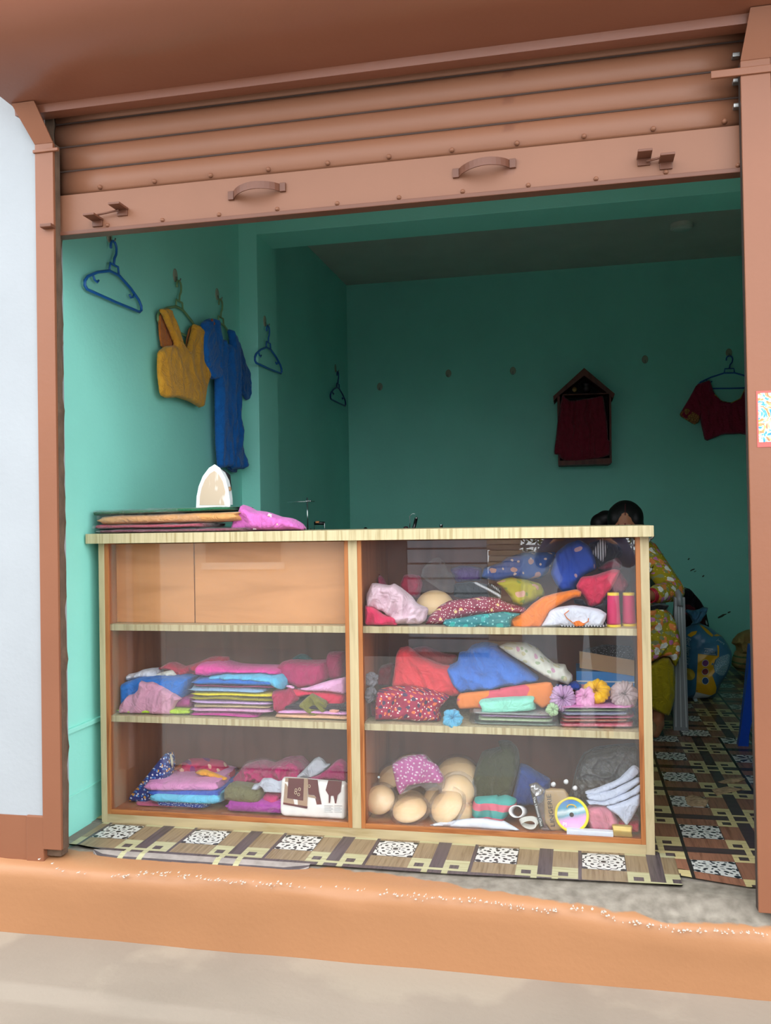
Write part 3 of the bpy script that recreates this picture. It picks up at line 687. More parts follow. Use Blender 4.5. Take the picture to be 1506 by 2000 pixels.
for i, (nm, a, b, t, bt, c) in enumerate(stack):
    h = [0.013, 0.020, 0.008, 0.016, 0.013, 0.015, 0.018][i]
    A = at(a, t, y=0.375); B = at(b, t, y=0.375); zz = zt
    V, F = slab_vf(A.x, B.x, 0.375+0.004*(i % 2), 0.70, zz, zz+h, 20+i, 2 if h > 0.012 else 1, droop=0.003)
    o = mesh('folded_cloth', V, F, cloth(c), None, True); tag(o, nm+' folded cloth in the tall middle pile', FC, 'middle pile of folded cloths'); zt += h-0.0005
V, F = slab_vf(at(370, 1345, y=0.38).x, at(540, 1345, y=0.38).x, 0.385, 0.70, zt, zt+0.007, 31, 1); o = mesh('folded_cloth', V, F, cloth('#b43a78'), None, True); tag(o, 'thin dark pink folded cloth under the royal blue fold', FC, 'middle pile of folded cloths'); zt += 0.0065
V, F = slab_vf(at(371, 1330, y=0.375).x, at(543, 1330, y=0.375).x, 0.372, 0.70, zt, zt+0.026, 32, 2, droop=0.006); o = mesh('folded_cloth', V, F, cloth('#1570cc'), None, True); tag(o, 'royal blue folded cloth in the tall middle pile', FC, 'middle pile of folded cloths'); zt += 0.025
pillow('folded_cloth', 'sky blue folded cloth near the top of the middle pile', [(403, 1321), (440, 1315), (500, 1314), (548, 1317), (558, 1330), (556, 1346), (545, 1342), (520, 1331), (440, 1327), (420, 1326)], 0.42, 0.045, cloth('#5ebfe8'), 33, cat=FC, back=4.0)
pillow('folded_cloth', 'hot pink folded cloth topping the middle pile', [(387, 1316), (388, 1300), (394, 1294), (420, 1294), (450, 1302), (530, 1304), (548, 1308), (549, 1317), (500, 1314), (440, 1315), (410, 1320)], 0.44, 0.045, cloth('#e03c9c'), 34, cat=FC, back=3.5)
pillow('folded_cloth', 'small purple folded cloth behind the hot pink one', [(463, 1303), (466, 1295), (480, 1297), (505, 1299), (512, 1304), (510, 1309), (490, 1308)], 0.60, 0.02, cloth('#9a5fc0'), 35, cat=FC, back=1.5)
# right pile
zt = S2
for i, (nm, h, c) in enumerate((('peach', 0.016, '#e5b48c'), ('rose pink', 0.014, '#eaa6dc'), ('black', 0.022, '#2d2430'))):
    V, F = slab_vf(at(531, 1400, y=0.375).x, 0.836, 0.372+0.003*i, 0.70, zt, zt+h, 40+i, 1, droop=0.0); o = mesh('folded_cloth', V, F, cloth(c), None, True)
    tag(o, nm+' folded cloth low in the right-hand pile', FC, 'right pile of folded cloths'); zt += h-0.0005
pillow('folded_cloth', 'emerald green cloth corner on the black fold', B_([(740, 810), (850, 785), (960, 830), (1210, 850), (1200, 885), (980, 860)]), 0.42, 0.012, cloth('#27b07d'), 44, cat=FC, back=3)
pillow('crumpled_cloth', 'wine red crumpled cloth beside the yellow folds', B_([(560, 600), (620, 580), (700, 590), (750, 560), (840, 640), (870, 700), (780, 770), (700, 830), (640, 860), (590, 800), (575, 700)]), 0.41, 0.025, cloth('#a8244f'), 45, fold=0.010, back=2)
pillow('folded_cloth', 'bright red folded cloth under the pale pink triangle', B_([(740, 560), (960, 590), (1180, 600), (1420, 640), (1425, 800), (1250, 800), (1150, 700), (1020, 640), (880, 680), (800, 650)]), 0.44, 0.03, cloth('#d8254f'), 46, cat=FC, back=3, fold=0.004)
pillow('folded_cloth', 'pale pink cloth folded to a triangle at the beading', B_([(680, 540), (740, 530), (860, 570), (960, 560), (1200, 480), (1395, 438), (1420, 470), (1425, 640), (1200, 605), (960, 600), (740, 560)]), 0.43, 0.018, cloth('#eeb0dc'), 47, cat=FC, back=3, fold=0.002)
pillow('folded_cloth', 'olive cloth folded like a fan on the right pile', B_([(1025, 620), (1100, 660), (1200, 710), (1225, 790), (1180, 850), (1080, 895), (1040, 880), (960, 830), (870, 760), (930, 700)]), 0.40, 0.016, cloth('#7d7a33'), 48, cat=FC, fold=0.012, freq=(30, 5), ang=0.5)
pillow('cloth_tag', 'small peach paper tag by the olive cloth', B_([(1215, 830), (1260, 800), (1360, 810), (1330, 850), (1265, 890)]), 0.385, 0.004, cloth('#e8a796'), 49, cat='tag', fold=0.001)
pillow('folded_cloth', 'raspberry puffed cloth on the right pile', B_([(625, 300), (680, 250), (790, 232), (1000, 248), (1200, 240), (1230, 330), (1230, 450), (1080, 540), (900, 560), (780, 520), (690, 440), (640, 380)]), 0.50, 0.05, cloth('#b32b66'), 50, cat=FC, back=2, fold=0.004)
pillow('folded_cloth', 'dark raspberry cloth standing against the middle upright', B_([(1185, 260), (1220, 140), (1300, 135), (1405, 140), (1412, 430), (1330, 470), (1220, 460), (1200, 370)]), 0.53, 0.04, cloth('#a42a5c'), 51, cat=FC, back=2, fold=0.004)
pillow('crumpled_cloth', 'dark teal cloth wisp on the raspberry cloth', B_([(785, 215), (880, 160), (950, 165), (1050, 240), (930, 250), (830, 240)]), 0.56, 0.018, cloth('#175a5f'), 52, fold=0.008)
# ------------------------------------------------------------------ left bay, bottom shelf
navy_floral = dotted('navy_floral_print', '#1d2f7c', [('#e8e6ef', 62, 0.19), ('#e0a23a', 34, 0.16), ('#3f7fd0', 60, 0.2)])
pillow('folded_cloth', 'navy cloth with small white and gold flowers leaning at left', C_([(215, 700), (225, 640), (330, 520), (500, 310), (610, 170), (660, 130), (700, 140), (730, 290), (700, 420), (560, 600), (480, 740), (330, 745)]), 0.455, 0.03, navy_floral, 60, cat=FC, back=2, fold=0.003, zf=S3)
pillow('lace_band', 'cream lace band on the edge of the navy flowered cloth', C_([(698, 140), (722, 138), (748, 240), (740, 305), (722, 300)]), 0.44, 0.006, cloth('#c8c2a8'), 61, fold=0.001)
slab('folded_cloth', 'rose folded cloth lowest under the sky blue one', 258, 400, 1571, 1590, 0.40, 0.25, cloth('#c4597f'), 62, 1, S3)
slab('folded_cloth', 'dark blue dotted cloth under the sky blue fold', 300, 402, 1566, 1580, 0.385, 0.25, dotted('navy_dot', '#22409a', [('#c8d4f0', 120, 0.2)]), 63, 1)
slab('folded_cloth', 'sky blue folded cloth under the baby pink one', 289, 428, 1552, 1574, 0.372, 0.27, cloth('#63c6ea'), 64, 3, tilt=-0.02)
slab('folded_cloth', 'deep blue folded cloth between baby pink and sky blue', 284, 427, 1544, 1560, 0.385, 0.27, cloth('#2f59bd'), 65, 2, tilt=-0.02)
slab('folded_cloth', 'baby pink folded cloth on the bottom shelf', 281, 424, 1527, 1550, 0.39, 0.24, cloth('#dd8fc4'), 66, 4, tilt=-0.03, yaw=0.05)
pillow('pouch_cloth', 'red and pink patterned cloth in clear plastic at the back', C_([(760, 330), (860, 240), (960, 190), (1150, 190), (1340, 220), (1420, 300), (1500, 330), (1500, 700), (1300, 830), (1290, 560), (1100, 420), (900, 360)]), 0.58, 0.05, dotted('red_pink_print', '#c92b62', [('#e8b5a0', 22, 0.18), ('#8f2a7c', 16, 0.2)]), 67, fold=0.012)
pillow('folded_cloth', 'amber yellow cloth corner above the baby pink cloth', C_([(1000, 370), (1080, 325), (1140, 325), (1250, 370), (1410, 430), (1400, 465), (1250, 430), (1120, 400)]), 0.47, 0.012, cloth('#eda224'), 68, cat=FC)
pillow('folded_cloth', 'rust cloth strip beside the lace band', C_([(725, 340), (780, 280), (850, 250), (850, 320), (760, 350)]), 0.52, 0.01, cloth('#a8553a'), 69, cat=FC)
mag = pillow('cloth_heap', 'magenta cloth heap in crackled plastic on the bottom shelf', D_([(0, 780), (0, 480), (150, 350), (230, 240), (420, 190), (560, 230), (700, 160), (860, 150), (940, 230), (1000, 330), (900, 420), (660, 480), (640, 780), (300, 800)]), 0.60, 0.07, cloth('#cf2a78'), 70, fold=0.016, zf=S3, freq=(20, 12))
pillow('plastic_wrap', None, D_([(60, 470), (150, 330), (240, 210), (430, 170), (600, 200), (860, 140), (960, 240), (960, 340), (820, 430), (400, 430)]), 0.545, 0.02, clear_film('crackled_film', gloss=0.10, rough=0.18, milk=0.03, wrinkle=0.01), 71, parent=mag, fold=0.016, freq=(30, 26))
slab('folded_cloth', 'violet folded cloth beneath the olive roll', 437, 556, 1562, 1588, 0.375, 0.2, cloth('#a8399f'), 72, 2, S3)
pillow('folded_cloth', 'olive green rolled cloth on the bottom shelf', D_([(0, 520), (50, 460), (180, 475), (310, 490), (430, 480), (450, 560), (420, 660), (360, 680), (180, 665), (0, 640)]), 0.41, 0.03, cloth('#6f6d4c'), 73, cat=FC, back=2.5, fold=0.003)
pillow('folded_cloth', 'pink folded cloth wedged left of the picture packet', D_([(430, 600), (470, 560), (640, 575), (645, 720), (560, 715), (460, 660)]), 0.42, 0.02, cloth('#c6316f'), 74, cat=FC, back=2)
pillow('crumpled_cloth', 'white rag draped over the olive roll', D_([(300, 520), (330, 470), (390, 455), (430, 400), (520, 400), (600, 440), (660, 420), (680, 500), (650, 575), (520, 565), (455, 555), (430, 480), (380, 535)]), 0.395, 0.014, cloth('#c4cad8'), 75, fold=0.008)
pillow('folded_cloth', 'white cloth folded to a peak behind the picture packet', D_([(800, 390), (900, 300), (1010, 180), (1060, 160), (1110, 185), (1150, 240), (1200, 235), (1140, 330), (1020, 390), (900, 410)]), 0.50, 0.02, cloth('#cfd4de'), 76, cat=FC, fold=0.008)
pillow('folded_cloth', 'raspberry cloth lying over the picture packet', D_([(890, 410), (1050, 370), (1160, 300), (1260, 200), (1320, 180), (1385, 230), (1390, 440), (1200, 420), (1060, 415)]), 0.46, 0.02, cloth('#ab2c68'), 77, cat=FC, fold=0.006)
# picture packet: white plastic bag printed with a maroon dress
pk = thing('garment_packet', (0.74, 0.39, S3), 'white packet printed with maroon dress pictures beside the middle upright', 'packet')
pw = pillow('packet_body', None, D_([(630, 780), (640, 420), (670, 385), (900, 400), (1150, 425), (1385, 440), (1385, 640), (1375, 880), (1150, 860), (900, 830), (680, 820)]), 0.392, 0.020, plain('white_packet', '#e9e6e2', 0.25, var=0.03), 78, parent=pk, fold=0.0015, zf=S3, rim=0.012)
def print_on(name, px, y, mat, parent, z=None):
    P = [at(a, b, y=y) for a, b in px]; n = len(P)
    return mesh(name, P+[p+Vector((0, 0.0009, 0)) for p in P], [tuple(range(n)), tuple(range(2*n-1, n-1, -1))]+[(i, n+i, n+(i+1) % n, (i+1) % n) for i in range(n)], mat, parent)
Pm, Pt, Pc = plain('print_maroon', '#5a262c', 0.35), plain('print_tan', '#a58a74', 0.35), plain('print_cream', '#d8c4a6', 0.35)
yq = 0.3695
print_on('printed_border', D_([(680, 400), (940, 410), (925, 750), (655, 695)]), yq, Pt, pk)
print_on('printed_dress', D_([(715, 405), (890, 412), (880, 660), (700, 630)]), yq-0.0012, Pm, pk)
print_on('printed_hem', D_([(655, 680), (930, 725), (925, 750), (655, 700)]), yq-0.0012, Pm, pk)
print_on('printed_trousers', D_([(935, 415), (1045, 425), (1060, 560), (1090, 700), (1035, 705), (1010, 600), (940, 590)]), yq-0.0006, Pm, pk)
print_on('printed_hem', D_([(940, 590), (1020, 610), (1030, 635), (935, 615)]), yq-0.0014, Pt, pk)
for cx, cy in ((800, 540), (840, 530), (830, 590), (795, 570), (950, 495)):
    c = at(*D_([(cx, cy)])[0], y=yq-0.003); tube('printed_flower', [c+Vector((0.0038*math.cos(t), 0, 0.0048*math.sin(t))) for t in [k*math.pi/5 for k in range(10)]], 0.0009, Pc, pk, 5, True)
print_on('printed_figure', D_([(1165, 430), (1320, 440), (1305, 560), (1270, 600), (1255, 690), (1240, 690), (1225, 605), (1195, 605), (1185, 685), (1170, 685), (1170, 600), (1135, 540)]), yq-0.0012, Pm, pk)
for k in range(5):
    for x0, x1 in ((1120, 1215), (1235, 1320)): print_on('printed_line', D_([(x0, 712+k*18), (x1-k % 2*18, 716+k*18), (x1-k % 2*18, 720+k*18), (x0, 716+k*18)]), yq-0.001, plain('print_grey', '#a5a5aa', 0.4), pk)

# ------------------------------------------------------------------ right bay, top shelf
E_ = crop(700, 1050, 980); F_ = crop(960, 1050, 1260); G_ = crop(700, 1240, 980); H_ = crop(960, 1240, 1270); I_ = crop(700, 1440, 980); J_ = crop(960, 1440, 1270)
FILM = clear_film('crinkled_plastic', gloss=0.10, rough=0.10, milk=0.025, wrinkle=0.02)
FILM2 = clear_film('smooth_plastic', gloss=0.10, rough=0.1, milk=0.03, wrinkle=0.004)
pillow('crumpled_cloth', 'crimson cloth stuffed at the far left of the top shelf', E_([(70, 500), (90, 400), (200, 380), (270, 430), (310, 520), (300, 640), (100, 640)]), 0.62, 0.04, cloth('#b2305c'), 80, fold=0.01)
pillow('crumpled_cloth', 'raspberry cloth behind the pale pink garment', E_([(440, 490), (480, 390), (560, 380), (650, 400), (680, 480), (640, 640), (480, 600)]), 0.60, 0.035, cloth('#b32048'), 81, fold=0.01)
pillow('crumpled_cloth', 'pale blush pink garment thrown on the top shelf', E_([(75, 640), (95, 580), (140, 480), (190, 475), (330, 500), (380, 480), (450, 520), (560, 610), (620, 690), (740, 740), (720, 860), (660, 920), (520, 930), (410, 935), (380, 860), (280, 780), (120, 740)]), 0.42, 0.045, cloth('#e2c2cf'), 82, fold=0.012, zf=S1, freq=(18, 10))
pillow('crumpled_cloth', 'hot red cloth in the front left corner of the top shelf', E_([(65, 720), (110, 700), (210, 760), (270, 810), (420, 840), (410, 900), (345, 960), (220, 935), (70, 930)]), 0.38, 0.02, cloth('#d8325e'), 83, fold=0.012, zf=S1)
def cup(c, r, h, axis, mat, name='moulded_cup', label=None, parent=None, group='beige moulded cups', wrap=True, sq=1.0, shell=True):
    c = Vector(c); ax = Vector(axis).normalized()
    prof = [(0.0005, h), (r*0.25, h*0.965), (r*0.48, h*0.87), (r*0.68, h*0.71), (r*0.84, h*0.49), (r*0.95, h*0.23), (r, 0.0), (r*0.985, -0.004), (r*0.9, h*0.16), (r*0.6, h*0.62), (0.0005, h*0.9)]
    h *= 0.82; prof = [(a_, b_*0.82) for a_, b_ in prof]; V, F = lathe_vf(prof, (0, 0, 0), ax, 28); V = [Vector((v.x, v.y, v.z*sq))+c for v in V]; base = 0.0375+0.004*wrap if c.z < 0.34 else 0.6845; up = max(0, base-min(v.z for v in V)); c.z += up; c.y += max(0, 0.362-min(v.y for v in V)); V = [Vector((v.x, v.y, v.z*sq))+c for v in lathe_vf(prof, (0, 0, 0), ax, 28)[0]]
    th = thing(name, c, label, 'bra cup', group) if label else None
    mesh('cup_shell', V, F, mat, th, True)
    if wrap:
        prof = [(0.0005, h*1.06), (r*0.5, h*0.93), (r*0.86, h*0.55), (r*1.06, 0.02), (r*1.2, -0.005), (r*1.12, -0.008), (0.0005, -0.008)]
        V, F = lathe_vf(prof, (0, 0, 0), ax, 32); V = [Vector((v.x, v.y, v.z*sq))*(1+0.05*noise.noise(Vector((v.x*60, v.y*60, v.z*60))))+c for v in V]
        mesh('plastic_wrap', V, F, FILM2, th, True)
    return th
M_cup = plain('beige_moulded_foam', '#ebc794', 0.5, var=0.03)
cup(at(*E_([(800, 640)])[0], y=0.54)-Vector((0, 0, 0.025)), 0.068, 0.062, (0.0, -0.35, 0.93), M_cup, 'moulded_cup', 'cream moulded cup on the top shelf under the clear bag', None, None, wrap=False)
bag = pillow('plastic_bag', 'crumpled clear plastic bag standing behind the cream cup', E_([(660, 400), (680, 320), (770, 220), (850, 205), (910, 260), (940, 360), (1010, 390), (1020, 450), (990, 590), (880, 560), (740, 470)]), 0.60, 0.035, FILM, 85, cat='plastic bag', fold=0.02, freq=(40, 25), back=0.8)
mar = dotted('bandhani_maroon', '#8e2f48', [('#f3e2dc', 95, 0.17), ('#e6c98a', 20, 0.10)], shine=0.7)
pillow('printed_cloth', 'maroon tie-dyed cloth with rows of white dots', E_([(700, 900), (740, 830), (860, 710), (960, 660), (1150, 640), (1300, 615), (1500, 640)])[:7]+F_([(90, 610), (160, 640), (340, 690), (330, 740), (200, 745), (30, 760)])+E_([(1300, 800), (1050, 850), (900, 880), (840, 940), (740, 945)]), 0.42, 0.03, mar, 86, fold=0.006, zf=S1)
teal = dotted('teal_flower_print', '#1f7d84', [('#7fc6c4', 60, 0.16), ('#2aa7a2', 26, 0.22)], shine=0.5)
pillow('printed_cloth', 'teal printed cloth hanging over the shelf edge', E_([(885, 905), (910, 860), (1050, 845), (1250, 810), (1500, 780)])+F_([(110, 725), (300, 745), (200, 800), (190, 880), (100, 905), (0, 890)])+E_([(1400, 955), (1260, 930), (1215, 960), (1180, 1010), (1080, 985), (920, 930)]), 0.372, 0.014, teal, 87, fold=0.004, hang=True)
yel = dotted('mustard_sprig_print', '#aaa02a', [('#cf9d8a', 18, 0.2), ('#7d8a34', 25, 0.16)])
pillow('printed_cloth', 'mustard green cloth with faint pink sprigs', F_([(45, 440), (130, 400), (200, 390), (330, 410), (480, 450), (520, 530), (515, 570), (440, 620), (300, 675), (210, 640), (190, 590), (120, 500)]), 0.47, 0.035, yel, 88, fold=0.010, back=1.2)
pillow('crumpled_cloth', 'bright orange cloth across the middle of the top shelf', F_([(180, 800), (330, 720), (400, 650), (500, 580), (620, 545), (830, 505), (885, 530), (875, 580), (800, 590), (690, 650), (580, 720), (520, 830), (490, 885), (380, 890), (215, 915)]), 0.40, 0.024, cloth('#ee7d1f'), 89, fold=0.006, zf=None)
wc = pillow('folded_cloth', 'white cloth with loose orange thread on the top shelf', F_([(480, 885), (520, 810), (570, 715), (650, 680), (800, 660), (900, 670), (1060, 700), (1130, 745), (1120, 800), (1080, 875), (900, 885), (700, 885)]), 0.385, 0.022, cloth('#dde0ee'), 90, cat=FC, fold=0.0045, zf=S1)
tube('loose_thread', [at(*p, y=0.3525) for p in F_([(760, 715), (715, 750), (740, 790), (790, 830), (830, 870), (900, 850), (950, 820), (950, 790)])], 0.0016, cloth('#e07a33'), wc, 5)
pillow('orange_lining', None, F_([(790, 820), (850, 800), (930, 840), (900, 870), (820, 870)]), 0.368, 0.006, cloth('#e77a2a'), 91, parent=wc)
pillow('folded_cloth', 'crimson satin pouch propped on the orange cloth', F_([(830, 470), (880, 385), (1000, 370), (1200, 305), (1265, 320), (1240, 400), (1180, 500), (1100, 600), (1060, 660), (960, 685), (910, 580), (840, 510)]), 0.44, 0.03, cloth('#d62a50', 0.6), 92, cat=FC, fold=0.012, back=1.0)
pillow('crumpled_cloth', 'maroon cloth at the top behind the crimson pouch', F_([(1040, 300), (1120, 240), (1230, 190), (1280, 250), (1280, 310), (1200, 320), (1100, 330)]), 0.52, 0.03, cloth('#7c1730'), 93, fold=0.01)
pillow('crumpled_cloth', 'coral pink cloth at the back right of the top shelf', F_([(1200, 350), (1270, 330), (1350, 460), (1300, 540), (1180, 540)]), 0.60, 0.03, cloth('#e85a72'), 94, fold=0.006)
pillow('crumpled_cloth', 'royal blue cloth hanging near the right end of the top shelf', F_([(580, 350), (610, 230), (640, 140), (740, 60), (860, 20), (960, 80), (1020, 200), (1030, 310), (900, 370), (830, 470), (820, 510), (690, 530), (620, 440)]), 0.53, 0.04, dotted('blue_sprig', '#1848b4', [('#c9a3b0', 14, 0.10)]), 95, fold=0.012, back=1.5, zf=None)
pillow('crumpled_cloth', 'black cloth bundle in the top right corner', F_([(940, 60), (1080, 15), (1200, 40), (1280, 110), (1285, 160), (1250, 200), (1150, 250), (1060, 330), (1000, 220)]), 0.56, 0.04, cloth('#1d1820'), 96, fold=0.008)
pillow('striped_cloth', 'black and white striped cloth between blue and black bundles', F_([(980, 150), (1060, 20), (1095, 5), (1140, 80), (1125, 170), (1090, 250), (1040, 200)]), 0.500, 0.012, striped('fine_stripe', '#1c1e26', '#c9cbd4', 130, 0), 97, fold=0.004)
blf = dotted('blue_sprig_print', '#2b5fb8', [('#dca6a0', 16, 0.16), ('#f0d9d0', 24, 0.10)])
pillow('printed_cloth', 'blue cloth with pink sprigs at the back of the top shelf', E_([(1290, 420), (1320, 320), (1400, 290), (1500, 260)])+F_([(150, 190), (300, 150), (460, 145), (640, 140), (610, 240), (570, 340), (480, 400), (330, 410), (200, 390), (50, 430)])+E_([(1400, 450)]), 0.62, 0.035, blf, 98, fold=0.006)
pillow('crumpled_cloth', 'purple cloth at the back beside the clear bag', E_([(960, 330), (1080, 290), (1200, 300), (1300, 320), (1300, 450), (1150, 460), (1030, 470)]), 0.64, 0.035, cloth('#63408e'), 99, fold=0.008)
pillow('zip_tape', 'white zip tape lying over black elastic', E_([(1195, 470), (1240, 465), (1350, 520), (1500, 600), (1500, 645), (1380, 570), (1260, 510)]), 0.46, 0.006, striped('zip_teeth', '#dfe2e6', '#8e9094', 260, 0), 100, cat='zip', fold=0.001)
pillow('zip_tape', 'black and white elastic tape beside the zip', E_([(1360, 480), (1400, 485), (1500, 560), (1500, 590), (1420, 530)]), 0.47, 0.005, striped('elastic_tape', '#202226', '#cfd2d6', 200, 0), 101, cat='zip', fold=0.001)
pillow('crumpled_cloth', 'dark grey cloth lying flat behind the maroon dots', E_([(1000, 620), (1010, 480), (1190, 460), (1500, 520), (1500, 650), (1250, 650), (1100, 640)]), 0.60, 0.03, cloth('#3b4045'), 102, fold=0.004)
pillow('black_strap', 'black strap piece beneath the crimson pouch', F_([(805, 600), (900, 605), (930, 660), (1000, 680), (1100, 640), (1100, 590), (1180, 640), (1140, 680), (1130, 860), (1060, 700), (900, 665), (810, 645)]), 0.425, 0.014, cloth('#18181c'), 103, fold=0.004, cat='strap')
slab('striped_cloth', 'black and white striped folded cloth under the white one', 1088, 1186, 1222, 1228, 0.36, 0.2, striped('bold_stripe', '#15151a', '#d8d8dc', 110, 0), 104, 1, S1)
def spool(px, pyb, pyt, y, label):
    b = at(px, pyb, y=y); b.z = S1; h = at(px, pyt, y=y).z-S1; r = 0.0215; t = thing('thread_cone', b, label, 'thread', 'magenta thread spools')
    ye = plain('yellow_spool_plastic', '#e8c93c', 0.4)
    lathe('spool_flange', [(r*1.06, 0), (r*1.06, 0.007), (r*0.6, 0.008)], b, ye, t, seg=24, smooth=False)
    m, nt, bs = nodes_of('magenta_thread'); bs.inputs['Roughness'].default_value = 0.5; bs.inputs['Base Color'].default_value = (*lin('#c9255f'), 1)
    w = N(nt, 'ShaderNodeTexWave', bands_direction='Z'); w.inputs['Scale'].default_value = 260; L(nt, coords(nt), w.inputs[0]); bump(nt, bs, w.outputs[0], 0.0006, 0.6)
    lathe('thread_winding', [(r*0.98, 0.008), (r, 0.014), (r*0.9, h*0.5), (r*0.84, h-0.010), (r*0.7, h-0.009)], b, m, t, seg=24)
    lathe('spool_cap', [(r*0.84, h-0.009), (r*0.84, h-0.001), (r*0.5, h)], b, ye, t, seg=24, smooth=False)
spool(1199, 1228, 1157, 0.40, 'magenta thread spool beside the white cloth on the top shelf'); spool(1229, 1226, 1157, 0.425, 'magenta thread spool nearest the right upright')

# ------------------------------------------------------------------ right bay, middle shelf
def scrunchie(px, py, y, R, r, mat, label, tilt=(0.3, -1, 0.4), seed=0, n=17, sq=0.8):
    """ruffled ring of gathered satin"""
    c = at(px, py, y=y); ax = Vector(tilt).normalized(); a = ax.orthogonal().normalized(); b = ax.cross(a); V, F = [], []; nu, nv = 150, 18
    for i in range(nu):
        t = 2*math.pi*i/nu; d = a*math.cos(t)+b*math.sin(t)
        g = abs(math.sin(n*t/2+0.8*math.sin(3*t+seed)))**0.7; k = 0.86+0.20*g+0.30*noise.noise(Vector((math.cos(t)*2.5, math.sin(t)*2.5, seed)))
        for j in range(nv):
            s = 2*math.pi*j/nv; rr = r*k*(1+0.12*math.sin(3*s+t*5+seed)); V.append(c+d*(R+rr*math.cos(s))+ax*(rr*math.sin(s)*1.05))
    for i in range(nu):
        for j in range(nv): F.append((i*nv+j, ((i+1) % nu)*nv+j, ((i+1) % nu)*nv+(j+1) % nv, i*nv+(j+1) % nv))
    o = mesh('scrunchie', V, F, mat, None, True); tag(o, label, 'scrunchie', 'scrunchies on the middle shelf'); return o
def satin(c): return cloth(c, 0.35, 'satin')
def packet_stack(cols, x0, x1, z, y0, depth, yaw, seed, group, tiltx=0.0):
    r = random.Random(seed)
    for i, (nm, c, h) in enumerate(cols):
        dx, dy, dw = r.uniform(-0.008, 0.008), r.uniform(0, 0.012), r.uniform(-0.01, 0.01); a = yaw+r.uniform(-0.03, 0.03)
        t = thing('cloth_packet', ((x0+x1)/2+dx, y0+dy+depth/2, z), nm, 'packet', group)
        M = Matrix.Translation(((x0+x1)/2+dx, y0+dy+depth/2, z)) @ Matrix.Rotation(a, 4, 'Z') @ Matrix.Rotation(tiltx, 4, 'Y')
        w = (x1-x0)/2+dw
        V, F = slab_vf(-w*0.94, w*0.94, -depth/2, depth/2, 0.0012, h-0.0012, seed+i, 1, 0.0008, M); mesh('folded_fabric', V, F, cloth(c), t, True)
        V, F = slab_vf(-w*1.05, w*1.05, -depth/2-0.006, depth/2, 0, h, seed+i+50, 1, 0.0022, M); mesh('plastic_sleeve', V, F, FILM2, t, True)
        z += h-0.0004
    return z
pillow('crumpled_cloth', 'dark wine cloth at the back left of the middle shelf', G_([(190, 520), (190, 380), (240, 320), (340, 290), (400, 300), (400, 420), (360, 540)]), 0.58, 0.035, cloth('#8c1e35'), 110, fold=0.008)
pillow('crumpled_cloth', 'coral red upright folded cloth behind the printed bundle', G_([(350, 540), (380, 380), (400, 200), (440, 130), (520, 120), (640, 220), (860, 310), (1000, 330), (1080, 560), (1090, 620), (1000, 650), (860, 610), (600, 550)]), 0.50, 0.04, cloth('#e2404c'), 111, fold=0.006, back=1.5)
pillow('crumpled_cloth', 'faded red cloth flat at the back under the shelf', G_([(540, 240), (560, 140), (700, 110), (900, 190), (1040, 210), (1030, 330), (800, 310)]), 0.64, 0.035, cloth('#c84a4e'), 112, fold=0.006)
ban = dotted('bandhani_red', '#a51f4c', [('#f6e6e0', 60, 0.15), ('#ef7a4a', 42, 0.20), ('#4b3358', 30, 0.2)], shine=0.7)
pillow('printed_bundle', 'red bundle printed with orange diamonds and white dots', G_([(190, 700), (215, 570), (330, 545), (520, 540), (700, 560), (850, 610), (960, 650), (900, 720), (850, 780), (870, 900), (760, 950), (500, 965), (300, 965), (260, 890), (190, 880)]), 0.43, 0.055, ban, 113, fold=0.010, zf=S2, freq=(10, 6), back=1.2)
scrunchie(726, 1327, 0.42, 0.013, 0.012, satin('#77757c'), 'grey scrunchie against the orange beading, upper', (1, -0.5, 0.1), 1, 11)
scrunchie(724, 1357, 0.40, 0.012, 0.013, satin('#6b6970'), 'dark grey scrunchie against the orange beading, lower', (1, -0.6, -0.2), 2, 11)
pillow('crumpled_cloth', 'dark red cloth end beneath the grey scrunchies', G_([(75, 740), (90, 690), (180, 700), (195, 880), (120, 900), (80, 860)]), 0.46, 0.025, cloth('#93243c'), 114, zf=S2)
pillow('cloth_bundle', 'large cornflower blue cloth bundle on the middle shelf', G_([(920, 330), (1040, 280), (1060, 180), (1140, 170), (1200, 100), (1330, 75), (1450, 95), (1500, 150)])+H_([(100, 140), (200, 210), (330, 310), (450, 400), (440, 440), (300, 460), (100, 490), (0, 510)])+G_([(1200, 590), (1080, 600), (1010, 520), (940, 460)]), 0.52, 0.06, cloth('#3d76d2'), 115, fold=0.010, back=1.2, freq=(12, 5), ang=0.4)
wf = dotted('white_garden_print', '#d9d9cf', [('#a9b79a', 26, 0.15), ('#cf9fb8', 14, 0.12), ('#c9c3a0', 22, 0.16)])
pillow('printed_cloth', 'white cloth with soft green and pink flowers', H_([(60, 105), (160, 70), (320, 68), (430, 120), (520, 210), (600, 270), (700, 275), (720, 330), (770, 380), (770, 430), (730, 475), (640, 440), (560, 420), (450, 350), (330, 280), (250, 230), (150, 170)]), 0.50, 0.04, wf, 116, fold=0.010)
pillow('crumpled_cloth', 'navy blue cloth under the flowered white one', H_([(605, 460), (700, 470), (800, 430), (860, 480), (840, 530), (700, 510), (620, 500)]), 0.50, 0.02, cloth('#173f9c'), 117)
